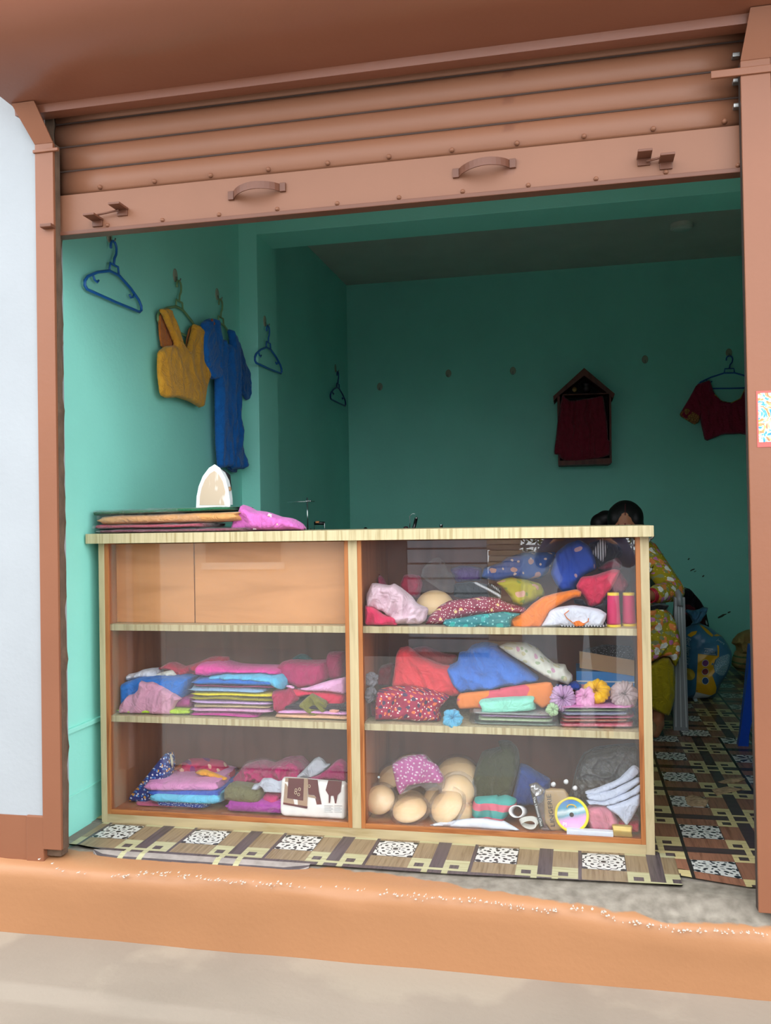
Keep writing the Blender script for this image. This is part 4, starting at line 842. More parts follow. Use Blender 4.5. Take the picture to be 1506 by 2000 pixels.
# the flat packets
packet_stack([('clear packet of dark green cloth lowest in the left packet stack', '#4e6a58', 0.011), ('clear packet of pale green cloth in the left packet stack', '#9fb88a', 0.014), ('clear packet of purple cloth in the left packet stack', '#8a5a96', 0.009), ('clear packet of silver grey cloth in the left packet stack', '#a6a8aa', 0.008)], at(925, 1400, y=0.40).x, at(1086, 1400, y=0.40).x, S2, 0.375, 0.16, 0.03, 11, 'left packet stack')
zp = packet_stack([('clear packet of red cloth lowest in the right packet stack', '#c93a5a', 0.020), ('clear packet of rust cloth in the right packet stack', '#b85c42', 0.011), ('clear packet of crimson cloth in the right packet stack', '#b43a62', 0.010), ('clear packet of slate blue cloth in the right packet stack', '#8b8fb0', 0.012), ('clear packet of sage cloth in the right packet stack', '#7f9a70', 0.010), ('clear packet of orchid pink cloth topping the right packet stack', '#dd7fc0', 0.013)], at(1090, 1400, y=0.39).x, at(1240, 1400, y=0.39).x, S2, 0.372, 0.18, 0.05, 12, 'right packet stack', -0.02)
slab('cloth_packet', 'mint green packet on the left packet stack', 936, 1046, 1366, 1394, 0.385, 0.10, cloth('#8fe0c8'), 118, 1, cat='packet', tilt=-0.09)
t = pillow('cloth_packet', 'coral and orange packet leaning on the blue bundle', G_([(1040, 650), (1075, 610), (1500, 570)])+H_([(0, 520), (230, 480), (560, 440), (610, 540), (600, 640), (480, 700), (400, 640), (100, 700), (0, 720)])+G_([(1250, 770), (1060, 780), (1030, 720)]), 0.445, 0.014, dotted('coral_orange', '#d9566a', [('#e8823c', 5, 0.45)]), 119, cat='packet', fold=0.002)
scrunchie(884, 1404, 0.375, 0.016, 0.0165, satin('#5cb4da'), 'sky blue scrunchie at the front edge of the middle shelf', (0.2, -1, 0.7), 3, 9)
scrunchie(1099, 1363, 0.40, 0.021, 0.0185, satin('#c79fc9'), 'lilac satin scrunchie leaning on the packets', (0.1, -1, 0.1), 4, 21)
scrunchie(1079, 1386, 0.372, 0.010, 0.010, satin('#a9c99a'), 'pale green scrunchie under the lilac one', (0.3, -1, 0.3), 5, 13)
scrunchie(1144, 1364, 0.41, 0.018, 0.017, satin('#eaa0cf'), 'candy pink scrunchie beside the lilac one', (-0.2, -0.8, 0.8), 6, 11)
scrunchie(1165, 1351, 0.43, 0.024, 0.018, satin('#f0b815'), 'golden yellow scrunchie on the packets', (-0.4, -0.8, 0.7), 7, 13)
scrunchie(1219, 1358, 0.42, 0.022, 0.022, satin('#b8a3a6'), 'taupe satin scrunchie at the right upright', (0.1, -0.9, 0.5), 8, 15)
# blue carton with open kraft lid, full of small dark things
cb = thing('carton', (1.66, 0.67, S2), 'blue printed carton with kraft lid holding dark trimmings', 'carton')
p0, p1 = at(1126, 1345, y=0.60), at(1246, 1345, y=0.60); bx0, bx1 = p0.x, min(p1.x, 1.755)
Mb = plain('carton_blue', '#1f86d2', 0.5, var=0.04); Mk = plain('kraft_board', '#b3926a', 0.8, var=0.06)
z0, z1 = S2, at(1180, 1312, y=0.60).z
box('carton_body', bx0, bx1, 0.60, 0.77, z0, z1, Mb, cb, 0.002)
zk = at(1180, 1284, y=0.60).z
mesh('lid_flap', [(bx0+0.012, 0.585, zk+0.022), (bx1, 0.585, zk-0.006), (bx1, 0.597, z1-0.012), (bx0+0.012, 0.597, z1+0.012), (bx0+0.012, 0.589, zk+0.022), (bx1, 0.589, zk-0.006), (bx1, 0.601, z1-0.012), (bx0+0.012, 0.601, z1+0.012)], [(0, 3, 2, 1), (4, 5, 6, 7), (0, 1, 5, 4), (1, 2, 6, 5), (2, 3, 7, 6), (3, 0, 4, 7)], Mk, cb)
box('carton_edge', bx0-0.001, bx1, 0.597, 0.6, z1-0.035, z1-0.031, plain('white_crease', '#dfe6ea', 0.6), cb)
pillow('dark_trimmings', None, [(1130, 1290), (1140, 1268), (1180, 1258), (1240, 1262), (1245, 1300), (1190, 1295)], 0.68, 0.04, dotted('black_lace', '#17161a', [('#8a8a92', 120, 0.14)]), 120, parent=cb, fold=0.01)
text('carton_lettering', 'MAN', 0.022, ((bx0+bx1)/2+0.02, 0.5985, z0+0.035), (1, 0, 0), (0, 0, 1), plain('white_print', '#e6eef2', 0.5), cb)
box('carton_logo', bx0+0.010, bx0+0.028, 0.5985, 0.6, z1-0.058, z1-0.044, plain('coral_print', '#d9788a', 0.5), cb)

# ------------------------------------------------------------------ right bay, bottom shelf
cups = [(742, 1562, 0.44, 0.052, 0.046, (-0.1, -0.75, 0.65), 'beige moulded cup with a white stud at the lower left'), (800, 1592, 0.41, 0.058, 0.040, (-0.1, -0.45, 0.9), 'beige moulded cup lying flat at the front'), (803, 1568, 0.47, 0.055, 0.034, (0.1, -0.4, 0.9), 'beige moulded cup under the polka dot packet'),
        (873, 1583, 0.41, 0.060, 0.040, (-0.45, -0.6, 0.65), 'beige moulded cup tilted beside the white paper'), (897, 1590, 0.44, 0.052, 0.036, (0.4, -0.5, 0.8), 'beige moulded cup low against the striped straps'), (895, 1545, 0.46, 0.056, 0.042, (0.35, -0.8, 0.5), 'beige moulded cup standing on edge at the right of the heap'), (893, 1515, 0.56, 0.075, 0.06, (0.0, -0.55, 0.85), 'largest beige moulded cup at the back of the heap'), (800, 1500, 0.60, 0.066, 0.05, (-0.2, -0.3, 0.95), 'beige moulded cup peeking over the polka dot packet'), (765, 1518, 0.56, 0.05, 0.04, (-0.3, -0.5, 0.8), 'beige moulded cup half hidden behind the studded one'), (853, 1560, 0.50, 0.045, 0.034, (0.2, -0.5, 0.8), 'beige moulded cup in the middle of the heap')]
for px, py, y, r, h, ax, lab in cups:
    c = at(px, py, y=y); c.z = max(c.z, S3+0.012); t_ = cup(c, r, h, ax, M_cup, 'moulded_cup', lab)
    if 'stud' in lab: lathe('stud', [(0.004, 0), (0.004, 0.003), (0.002, 0.0035)], at(740, 1518, y=0.405), plain('white_print', '#e6eef2', 0.5), t_, (0, -1, 0.4), 12)
pp = pillow('garment_packet', 'pink polka dot briefs in clear plastic on the cup heap', I_([(355, 280), (480, 210), (600, 180), (700, 180), (730, 240), (830, 290), (900, 430), (880, 480), (640, 480), (520, 510), (440, 605), (400, 520), (380, 420)]), 0.42, 0.022, dotted('pink_polka', '#c052a0', [('#ecd0e6', 75, 0.22)]), 130, cat='packet', fold=0.005)
pillow('plastic_wrap', None, I_([(340, 260), (500, 190), (700, 170), (760, 230), (920, 420), (900, 550), (720, 560), (650, 500), (430, 610)]), 0.402, 0.022, FILM, 131, parent=pp, fold=0.006, freq=(35, 25))
pillow('cloth_bundle', 'dark olive cloth bundle on the bottom shelf', I_([(1200, 540), (1200, 420), (1260, 250), (1300, 150), (1420, 120), (1500, 100)])+J_([(60, 30), (180, 40), (260, 120), (270, 260), (230, 420), (190, 560), (90, 600), (0, 620)])+I_([(1340, 640), (1240, 610)]), 0.56, 0.06, cloth('#454a33'), 132, fold=0.006, back=0.9)
pillow('cloth_bundle', 'navy blue folded cloth behind the lettered packet', J_([(230, 420), (270, 240), (340, 260), (450, 330), (560, 390), (560, 480), (480, 620), (300, 640), (190, 610)]), 0.54, 0.04, cloth('#24468c'), 133, fold=0.006, zf=None)
pillow('printed_cloth', 'teal and coral striped straps on the bottom shelf', I_([(1190, 830), (1200, 700), (1230, 620), (1400, 610), (1500, 600)])+J_([(60, 560), (140, 540), (240, 580), (240, 640), (160, 740), (100, 800), (0, 790)])+I_([(1440, 860), (1300, 850)]), 0.44, 0.028, striped('strap_stripe', '#3f9a94', '#d2687c', 22, 2), 134, fold=0.006, zf=S3)
pillow('paper_sheet', 'crumpled white paper lying at the glass', I_([(730, 910), (900, 880), (1180, 850), (1330, 850), (1500, 880)])+J_([(120, 790), (280, 850), (200, 870), (50, 880)])+I_([(1400, 960), (1180, 945), (950, 930)]), 0.372, 0.012, plain('white_paper', '#d9dfea', 0.7), 135, cat='paper', fold=0.002, zf=S3)
# roll of white elastic
wr = thing('elastic_roll', at(1012, 1600, y=0.39), 'white ribbon roll beside the striped straps', 'ribbon roll')
c = at(1012, 1585, y=0.40); V, F = [], []
for i in range(41):
    t_ = 2*math.pi*i/40; 
    for dy in (-0.018, 0.018):
        for rr in (0.021, 0.018): V.append((c.x+rr*1.1*math.cos(t_)+dy*0.3, c.y+dy, c.z+rr*0.95*math.sin(t_)-dy*0.3))
for i in range(40):
    a = 4*i; b = a+4; F += [(a, b, b+2, a+2), (a+1, a+3, b+3, b+1), (a, a+1, b+1, b), (a+2, b+2, b+3, a+3)]
mesh('ribbon', V, F, plain('white_ribbon', '#e8e8ea', 0.6), wr, True)
el = thing('elastic_coil', at(1033, 1612, y=0.38), 'loose coil of white elastic by the lettered packet', 'elastic')
c = at(1033, 1608, y=0.385)
for k in range(5): tube('elastic_turn', [c+Vector(((0.022+0.002*k)*math.cos(q), 0.006*k-0.012+0.006*math.sin(2*q), 0.013*math.sin(q)+0.001*k)) for q in [j*math.pi/12 for j in range(24)]], 0.0022, plain('white_elastic', '#d6d4cc', 0.7), el, 5, True)
# lettered packet
lp = thing('insole_packet', at(1072, 1620, y=0.39), 'clear packet with kraft insert and black lettering', 'packet')
Yp = 0.40; kx = J_([(500, 500), (560, 480), (690, 490), (730, 540), (745, 640), (700, 860), (640, 890), (560, 890), (500, 800)])
pillow('kraft_insert', None, kx, Yp, 0.007, plain('kraft_insert', '#a98a5a', 0.75, var=0.05), 136, parent=lp, fold=0.0)
print_on('black_strip', J_([(365, 490), (410, 500), (500, 850), (460, 870)]), Yp-0.010, plain('black_print', '#141416', 0.35), lp)
def px_axes(a, b, y): p, q = at(*a, y=y), at(*b, y=y); return (p+q)/2, (q-p)
J1 = lambda x, y: J_([(x, y)])[0]
o_, r_ = px_axes(J1(398, 560), J1(478, 850), Yp-0.0115); text('strip_lettering', 'The Ultimate Class', 0.010, o_, r_, r_.cross(Vector((0, 1, 0))), plain('white_print', '#e6eef2', 0.5), lp, maxw=r_.length*0.95)
o_, r_ = px_axes(J1(585, 850), J1(545, 540), Yp-0.0115); text('big_lettering', 'LINGERIE', 0.020, o_, r_, r_.cross(Vector((0, 1, 0))), plain('black_print', '#141416', 0.35), lp, maxw=r_.length*0.98)
pillow('foil_end', None, J_([(355, 445), (430, 425), (505, 500), (480, 540), (420, 560), (375, 500)]), Yp-0.004, 0.010, plain('crumpled_foil', '#b9bbc0', 0.25, 0.7), 137, parent=lp, fold=0.008, freq=(50, 40))
pillow('plastic_wrap', None, J_([(355, 445), (430, 425), (520, 490), (700, 480), (750, 620), (720, 880), (520, 900), (460, 880)]), Yp-0.006, 0.010, FILM2, 138, parent=lp, fold=0.002)
# tape roll
tr = thing('tape_roll', at(1117, 1622, y=0.40), 'round tape reel with yellow rim and rainbow label', 'tape roll')
ax = Vector((-0.12, -1, 0.22)).normalized(); R0 = 0.052; c = at(1117, 1597, y=0.385); c.z = max(c.z, 0.0375+R0*1.03)
lathe('tape_body', [(R0*0.96, -0.045), (R0*0.96, 0.0)], c, plain('white_tape', '#c9cacc', 0.5), tr, ax, 40)
V, F = tube_vf([c+ax*0.001+(ax.orthogonal().normalized()*math.cos(q)+ax.cross(ax.orthogonal().normalized())*math.sin(q))*R0*0.95 for q in [2*math.pi*k/40 for k in range(40)]], 0.0048, 8, True); mesh('yellow_rim', V, F, plain('yellow_rim', '#f0d91c', 0.35), tr, True)
m, nt, b = nodes_of('rainbow_label'); b.inputs['Roughness'].default_value = 0.3
sp = N(nt, 'ShaderNodeSeparateXYZ'); L(nt, coords(nt, rot=(0, 0.25, 0)), sp.inputs[0]); nz = N(nt, 'ShaderNodeTexNoise'); nz.inputs['Scale'].default_value = 35; L(nt, coords(nt), nz.inputs[0])
L(nt, ramp(nt, math_(nt, 'ADD', math_(nt, 'MULTIPLY', sp.outputs[2], 10.0), math_(nt, 'MULTIPLY', nz.outputs[0], 0.12)), [(0.0, lin('#d9b4d6')), (0.35, lin('#e2a3d4')), (0.5, lin('#6fa6b8')), (0.62, lin('#d8e6ea')), (0.72, lin('#3aa0c4')), (0.9, lin('#2f6fc0'))]), b.inputs['Base Color'])
lathe('label_disc', [(R0*0.88, 0.0), (R0*0.88, 0.003), (0.0005, 0.0032)], c, m, tr, ax, 36, False)
lathe('hub_hole', [(0.007, 0.0032), (0.007, 0.0042), (0.0005, 0.0043)], c, M_dark, tr, ax, 16, False)
tube('sun_emblem', [c+ax*0.005+Vector((0.014*math.cos(q), 0, 0.022+0.010*math.sin(q))) for q in [k*math.pi/8 for k in range(9)]], 0.002, plain('gold_print', '#e2b53a', 0.4), tr, 5)
text('tape_lettering', 'PRINCE', 0.017, c+ax*0.0045+Vector((0, -0.003, -0.031)), (1, 0, 0), ax.cross(Vector((1, 0, 0))), plain('white_print', '#e6eef2', 0.5), tr)
pk2 = pillow('pink_packet', 'pink crumpled packet beside the tape reel', J_([(890, 680), (930, 640), (1090, 640), (1150, 680), (1210, 800), (1220, 850), (1100, 870), (920, 850)]), 0.42, 0.03, cloth('#e7869e'), 140, cat='packet', fold=0.006, zf=S3)
pillow('plastic_wrap', None, J_([(880, 670), (930, 630), (1100, 635), (1160, 680), (1220, 800), (1100, 860), (920, 840)]), 0.405, 0.028, FILM, 141, parent=pk2, fold=0.006, freq=(35, 25))
wh = thing('folded_cloth', at(1195, 1600, y=0.41), 'white cloth folded in many layers at the bottom right', FC)
lay = [[(890, 510), (1000, 480), (1200, 400), (1330, 270), (1360, 262), (1400, 290), (1410, 330), (1330, 400), (1150, 490), (1000, 545), (890, 540)], [(890, 545), (1150, 500), (1400, 370), (1420, 420), (1250, 540), (1050, 610), (920, 590)], [(890, 590), (1050, 610), (1300, 520), (1420, 440), (1410, 520), (1250, 600), (1080, 650), (920, 630)], [(1080, 655), (1250, 610), (1410, 530), (1415, 620), (1340, 760), (1280, 845), (1240, 790), (1200, 740), (1130, 700)]]
for k, q in enumerate(lay): pillow('cloth_layer', None, J_(q), 0.43-0.012*k, 0.014, cloth('#c9d2e8'), 142+k, parent=wh, fold=0.004, back=1.5)
blk = pillow('cloth_bundle', 'black cloth bundle in plastic behind the white folds', J_([(700, 620), (760, 480), (800, 300), (860, 160), (1000, 90), (1200, 70), (1400, 60), (1415, 300), (1400, 600), (1000, 700), (800, 680)]), 0.58, 0.06, cloth('#1e2022', 0.6), 150, fold=0.008, back=0.8)
pillow('plastic_wrap', None, J_([(750, 560), (820, 280), (900, 140), (1200, 80), (1390, 90), (1390, 300), (1200, 420), (900, 560)]), 0.525, 0.03, FILM2, 151, parent=blk, fold=0.01, freq=(25, 30))
for k, (a, b_) in enumerate(((585, 435), (705, 410), (790, 470), (790, 605))): 
    c = at(*J1(a, b_), y=0.46); o = lathe('white_button', [(0.0075, 0), (0.008, 0.004), (0.006, 0.011), (0.002, 0.012)], c-Vector((0, 0, 0.006)), plain('white_ribbon', '#e8e8ea', 0.6), None, (0.2, -0.7, 0.6), 14); tag(o, ['small white plastic stopper left of three behind the kraft insert', 'small white plastic stopper in the middle behind the kraft insert', 'small white plastic stopper right on the black cloth', 'small white plastic stopper lowest beside the tape reel'][k], 'stopper', 'white stoppers on the bottom shelf')
a, b_ = at(1107, 1624, y=0.352), at(1198, 1624, y=0.352); o = box('white_box', a.x, b_.x, 0.352, 0.375, S3, S3+0.018, plain('white_paper', '#d9dfea', 0.7), None, 0.002); tag(o, 'slim white paper box at the glass below the tape reel', 'box')
a, b_ = at(1206, 1615, y=0.40), at(1252, 1615, y=0.40); o = slab('red_packet', 'flat red packet in the bottom right corner', 1206, 1250, 1608, 1622, 0.39, 0.12, cloth('#c2334a', 0.4), 152, 1, S3, cat='packet')
slab('gold_packet', 'small gold wrapped packet at the bottom right of the glass', 1196, 1236, 1616, 1630, 0.355, 0.03, plain('gold_foil', '#c8a95a', 0.35, 0.3), 153, 1, S3, cat='packet')

# ------------------------------------------------------------------ on the counter
T_ = crop(160, 890, 620)
def top_slab(lab, px0, px1, z0, z1, y0, dep, mat, seed, layers, yaw=0.0, tilt=0.0, name='folded_cloth'):
    xa, xb = at(px0, 1020, y=y0).x, at(px1, 1020, y=y0).x; cx = (xa+xb)/2
    M = Matrix.Translation((cx, y0+dep/2, z0)) @ Matrix.Rotation(yaw, 4, 'Z') @ Matrix.Rotation(tilt, 4, 'Y') @ Matrix.Translation((-cx, -y0-dep/2, -z0))
    V, F = slab_vf(xa, xb, y0, y0+dep, z0, z1, seed, layers, M=M, sag=0.003); o = mesh(name, V, F, mat, None, True); tag(o, lab, FC, 'packed cloths on the counter'); return o
o = top_slab('maroon packed cloth lowest on the counter', 186, 470, 1.0005, 1.014, 0.315, 0.26, cloth('#7c2b48', 0.5), 160, 1)
V, F = slab_vf(at(180, 1030, y=0.31).x, at(478, 1030, y=0.31).x, 0.306, 0.58, 1.0005, 1.016, 161, 1, sag=0.004); mesh('plastic_sleeve', V, F, FILM, o, True)
o = top_slab('crimson packed cloth between maroon and tan ones', 178, 392, 1.016, 1.031, 0.315, 0.25, cloth('#b23a55', 0.5), 162, 1)
V, F = slab_vf(at(172, 1020, y=0.31).x, at(420, 1020, y=0.31).x, 0.308, 0.57, 1.015, 1.033, 163, 1, sag=0.005); mesh('plastic_sleeve', V, F, FILM, o, True)
o = top_slab('tan folded cloth in clear plastic on the counter', 187, 462, 1.031, 1.066, 0.315, 0.25, cloth('#d79a5c', 0.6), 164, 2, tilt=-0.012)
V, F = slab_vf(at(181, 1010, y=0.31).x, at(400, 1010, y=0.31).x, 0.309, 0.57, 1.030, 1.069, 165, 1, sag=0.005); mesh('plastic_sleeve', V, F, FILM, o, True)
o = top_slab('dark green folded cloth topping the pile on the counter', 174, 450, 1.067, 1.083, 0.325, 0.25, cloth('#17643f', 0.6), 166, 1, tilt=-0.018)
V, F = slab_vf(at(172, 1000, y=0.31).x, at(352, 1000, y=0.31).x, 0.318, 0.58, 1.064, 1.084, 167, 1, sag=0.005); mesh('plastic_sleeve', V, F, FILM, o, True)
pf = pillow('crumpled_cloth', 'orchid pink cloth with an embroidered flower on the counter', T_([(965, 480), (990, 400), (1030, 312), (1060, 320), (1110, 350), (1190, 358), (1280, 390), (1350, 400), (1400, 430), (1435, 478), (1300, 486), (1100, 488)]), 0.42, 0.045, cloth('#d06cb8'), 170, fold=0.008, zf=1.0005, back=1.4)
for (a, b, r, c, nm) in ((1250, 440, 0.014, '#e9a05c', 'embroidered_flower'), (1200, 385, 0.010, '#e8c6da', 'embroidered_flower'), (1105, 462, 0.008, '#ecdce8', 'embroidered_dot'), (1170, 405, 0.005, '#8f7fc0', 'embroidered_leaf'), (1205, 430, 0.005, '#8f7fc0', 'embroidered_leaf')):
    p = at(*T_([(a, b)])[0], y=0.372); n = 10 if r > 0.009 else 8
    V = [p+Vector((0, -0.004, 0))]+[p+Vector((r*(1 if k % 2 else 0.72)*math.cos(2*math.pi*k/n), 0, r*(1 if k % 2 else 0.72)*math.sin(2*math.pi*k/n))) for k in range(n)]; V.append(p+Vector((0, 0.006, 0)))
    mesh(nm, V, [(0, 1+(k+1) % n, 1+k) for k in range(n)]+[(n+1, 1+k, 1+(k+1) % n) for k in range(n)], cloth(c), pf)
    if nm == 'embroidered_flower': lathe('flower_heart', [(r*0.3, 0), (r*0.25, 0.006), (0.0004, 0.007)], p, cloth('#f0d9b0'), pf, (0, -1, 0), 10)
# clothes iron standing on its heel, sole to the street
ir = thing('clothes_iron', at(416, 992, y=0.47), 'white clothes iron standing on its heel on the packed cloths', 'iron')
io = [(383, 993), (384, 970), (388, 950), (396, 930), (408, 914), (419, 907), (429, 914), (440, 934), (446, 958), (449, 980), (449, 993)]
Pq = [at(a, b, y=0.45) for a, b in io]; cq = Vector((sum(p.x for p in Pq)/len(Pq), 0, sum(p.z for p in Pq)/len(Pq)))
prism('sole_rim', [(p.x, p.z) for p in Pq], 0.45, 0.457, plain('white_iron_plastic', '#eceff1', 0.3), ir)
m, nt, b = nodes_of('worn_sole_coating'); b.inputs['Roughness'].default_value = 0.35; b.inputs['Metallic'].default_value = 0.2
nz = N(nt, 'ShaderNodeTexNoise'); nz.inputs['Scale'].default_value = 30; L(nt, coords(nt, (1, 1, 0.35)), nz.inputs[0]); L(nt, ramp(nt, nz.outputs[0], [(0.55, lin('#c9b49c')), (0.62, lin('#e6e2dc'))]), b.inputs['Base Color'])
prism('sole_plate', [(cq.x+(p.x-cq.x)*0.80, cq.z-0.006+(p.z-cq.z)*0.78) for p in Pq], 0.4485, 0.452, m, ir)
prism('iron_body', [(cq.x-0.006+(p.x-cq.x)*0.74, cq.z+(p.z-cq.z)*0.82) for p in Pq], 0.457, 0.53, plain('white_iron_plastic', '#eceff1', 0.3), ir)
tube('iron_handle', [(cq.x, 0.53, cq.z+0.05), (cq.x, 0.575, cq.z+0.04), (cq.x, 0.585, cq.z-0.01), (cq.x, 0.575, cq.z-0.055), (cq.x, 0.53, cq.z-0.065)], 0.013, plain('dark_plastic', '#26262a', 0.4), ir, 10)
p = at(450, 955, y=0.50); lathe('dial', [(0.008, 0), (0.008, 0.006), (0.004, 0.007)], p-Vector((0.006, 0, 0)), plain('tan_dial', '#b98f68', 0.4), ir, (1, 0, 0), 12)

# ------------------------------------------------------------------ wall hooks, hangers, garments
M_hook = plain('clear_adhesive_hook', '#9a9c8a', 0.25); M_pin = plain('steel_pin', '#8a8880', 0.3, 0.8)
BLUE = plain('blue_hanger_plastic', '#1f5fa8', 0.35); NAVY = plain('navy_hanger_plastic', '#1d3f78', 0.35); OLIVE = plain('sage_hanger_plastic', '#6f8f62', 0.4)
def wall_hook(p, n, label):
    p = Vector(p); n = Vector(n); t = thing('wall_hook', p, label, 'hook', 'adhesive hooks on the walls')
    side = Vector((0, 0, 1)).cross(n); V, F = lathe_vf([(0.0215, 0), (0.0215, 0.002), (0.017, 0.0035), (0.0005, 0.004)], (0, 0, 0), n, 20)
    mesh('adhesive_pad', [p+Vector((0, 0, 0.018))+Vector((v.x, v.y, v.z*1.35)) for v in V], F, M_hook, t, True)
    tube('hook_pin', [p+n*0.004+Vector((0, 0, 0.012)), p+n*0.008+Vector((0, 0, -0.002)), p+n*0.016+Vector((0, 0, -0.010)), p+n*0.024+Vector((0, 0, -0.006)), p+n*0.026+Vector((0, 0, 0.003))], 0.0026, M_pin, t, 6)
    return p+n*0.018+Vector((0, 0, -0.007))
def hanger(hp, w, mat, label, tilt=0.0, half=0.205, r=0.0055, face=None):
    hp = Vector(hp); w = Vector(w).normalized(); up = Vector((0, 0, 1)); c, s_ = math.cos(tilt), math.sin(tilt); w, up = w*c+up*s_, up*c-w*s_
    P = lambda a, b: hp+w*a+up*b; k = half/0.205
    t = thing('clothes_hanger', hp+Vector((0, 0, -0.23)), label, 'hanger', 'plastic hangers')
    arc = [P(0.021*math.cos(q), -0.024+0.024*math.sin(q)) for q in [math.radians(200-220*j/10) for j in range(11)]]
    tube('hook', arc+[P(0.017, -0.045), P(0.004, -0.062), P(0, -0.085)], r*0.85, mat, t, 8)
    tube('collar', [P(-0.034*k, -0.118), P(-0.029*k, -0.088), P(0.029*k, -0.088), P(0.034*k, -0.118)], r*0.8, mat, t, 8)
    fr = [P(-0.034*k, -0.118), P(-0.12*k, -0.145), P(-0.185*k, -0.176), P(-0.204*k, -0.195), P(-0.205*k, -0.212), P(-0.19*k, -0.222), P(0, -0.224), P(0.19*k, -0.222), P(0.205*k, -0.212), P(0.204*k, -0.195), P(0.185*k, -0.176), P(0.12*k, -0.145), P(0.034*k, -0.118)]
    tube('frame', fr, r, mat, t, 8, True)
    for sg in (-1, 1): tube('strap_notch', [P(sg*0.150*k, -0.160), P(sg*0.140*k, -0.176), P(sg*0.122*k, -0.181), P(sg*0.112*k, -0.172)], r*0.75, mat, t, 6)
    return t
LW = [('adhesive wall hook nearest the shutter', at(213, 468, x=XW)), ('adhesive wall hook holding the yellow blouse', at(342, 546, x=XW)), ('adhesive wall hook holding the blue dress', at(424, 582, x=XW)), ('adhesive wall hook on the pilaster', at(517, 634, x=0.003)), ('adhesive wall hook near the back corner', at(655, 724, x=XW))]
HP = [wall_hook(p, (1, 0, 0), l) for l, p in LW]
hanger(HP[0], (0, 1, 0), BLUE, 'empty blue hanger nearest the shutter', 0.02); hanger(HP[1], (0, 1, 0), OLIVE, 'sage green hanger inside the yellow blouse', 0.0); hanger(HP[2], (0, 1, 0), OLIVE, 'sage green hanger inside the blue dress', 0.0)
hanger(HP[3], (0, 1, 0), BLUE, 'empty blue hanger on the pilaster', 0.02); hanger(HP[4], (0, 1, 0), NAVY, 'empty navy hanger near the back corner', 0.0)
K1 = crop(140, 450, 500); K2 = crop(380, 540, 700)
bl = thing('sleeveless_blouse', at(355, 795, x=-0.06), 'mustard yellow sleeveless blouse with V neck on the left wall', 'blouse')
yb = cloth('#d99a2f')
pillow('blouse_front', None, K1([(705, 645), (790, 632), (810, 700), (840, 780), (880, 890), (928, 995), (950, 930), (970, 860), (985, 768), (1010, 765), (1060, 830), (1062, 960), (1075, 1080), (1115, 1170), (1100, 1240), (1080, 1340), (1050, 1455), (960, 1400), (850, 1365), (770, 1372), (722, 1345), (700, 1150), (703, 990), (760, 945), (842, 938), (800, 830), (760, 740), (745, 700)]), None, 0.016, yb, 171, parent=bl, X=-0.052, fold=0.005, freq=(9, 4))
pillow('blouse_back', None, K1([(705, 700), (735, 660), (830, 760), (850, 960), (730, 960), (712, 850)]), None, 0.006, cloth('#b96a2a'), 172, parent=bl, X=-0.075, fold=0.002)
pillow('neck_lining', None, K1([(985, 775), (965, 880), (925, 985), (935, 890), (955, 800)]), None, 0.004, cloth('#a8642f'), 173, parent=bl, X=-0.07, fold=0.001)
dr = thing('long_dress', at(450, 918, x=-0.06), 'long royal blue kurta dress with side slit hanging on the left wall', 'dress')
bd = cloth('#0f63b4')
pillow('dress_front', None, K2([(95, 400), (130, 385), (180, 388), (195, 440), (205, 480), (235, 570), (300, 620), (325, 660), (320, 560), (300, 490), (322, 485), (360, 560), (395, 640), (400, 900), (400, 1240), (420, 1500), (462, 1770), (330, 1775), (322, 1560), (318, 1380), (310, 1560), (322, 1752), (215, 1765), (195, 1500), (188, 960), (190, 760), (120, 600)]), None, 0.020, bd, 174, parent=dr, X=-0.050, fold=0.007, freq=(16, 2.0), ang=0.0)
pillow('dress_back', None, K2([(240, 1700), (320, 1740), (400, 1740), (392, 1803), (330, 1800)]), None, 0.006, cloth('#0b4a8a'), 175, parent=dr, X=-0.07)
pillow('sleeve', None, K2([(60, 430), (95, 398), (150, 480), (190, 640), (205, 800), (240, 900), (190, 945), (150, 945), (80, 780), (62, 600)]), None, 0.018, bd, 176, parent=dr, X=-0.040, fold=0.005)
pillow('sleeve', None, K2([(350, 560), (400, 640), (480, 880), (505, 1130), (470, 1138), (420, 1050), (385, 900), (360, 700)]), None, 0.016, cloth('#0d549c'), 177, parent=dr, X=-0.060, fold=0.005)
pillow('neck_label', None, K2([(145, 392), (170, 388), (188, 440), (175, 452)]), None, 0.003, cloth('#b5563f'), 178, parent=dr, X=-0.026)
# back wall
BW = [(742, 760, 'adhesive hook leftmost on the back wall'), (876, 734, 'adhesive hook second from the left on the back wall'), (1002, 729, 'adhesive hook left of the wooden shrine'), (1260, 707, 'adhesive hook right of the wooden shrine'), (1424, 694, 'adhesive hook holding the maroon blouse')]
for px, py, l in BW: q = wall_hook(at(px, py, y=YB), (0, -1, 0), l)
hanger(q, (1, 0, 0), BLUE, 'blue hanger inside the maroon blouse on the back wall', -0.03)
N_ = crop(700, 400, 1506)
mb = thing('cropped_blouse', at(1410, 860, y=3.95), 'maroon cropped blouse with gold border hanging on the back wall', 'blouse')
Mm = cloth('#9c2040')
pillow('blouse_body', None, N_([(1250, 655), (1283, 638), (1300, 690), (1325, 715), (1360, 722), (1395, 705), (1415, 660), (1470, 645), (1505, 680), (1500, 760), (1480, 862), (1400, 836), (1330, 838), (1265, 864), (1250, 800), (1240, 740)]), 3.955, 0.02, Mm, 180, parent=mb, fold=0.008, freq=(18, 3), ang=0.0)
pillow('sleeve', None, N_([(1283, 640), (1262, 700), (1245, 790), (1225, 803), (1170, 768), (1205, 710), (1235, 655)]), 3.945, 0.016, Mm, 181, parent=mb, fold=0.005)
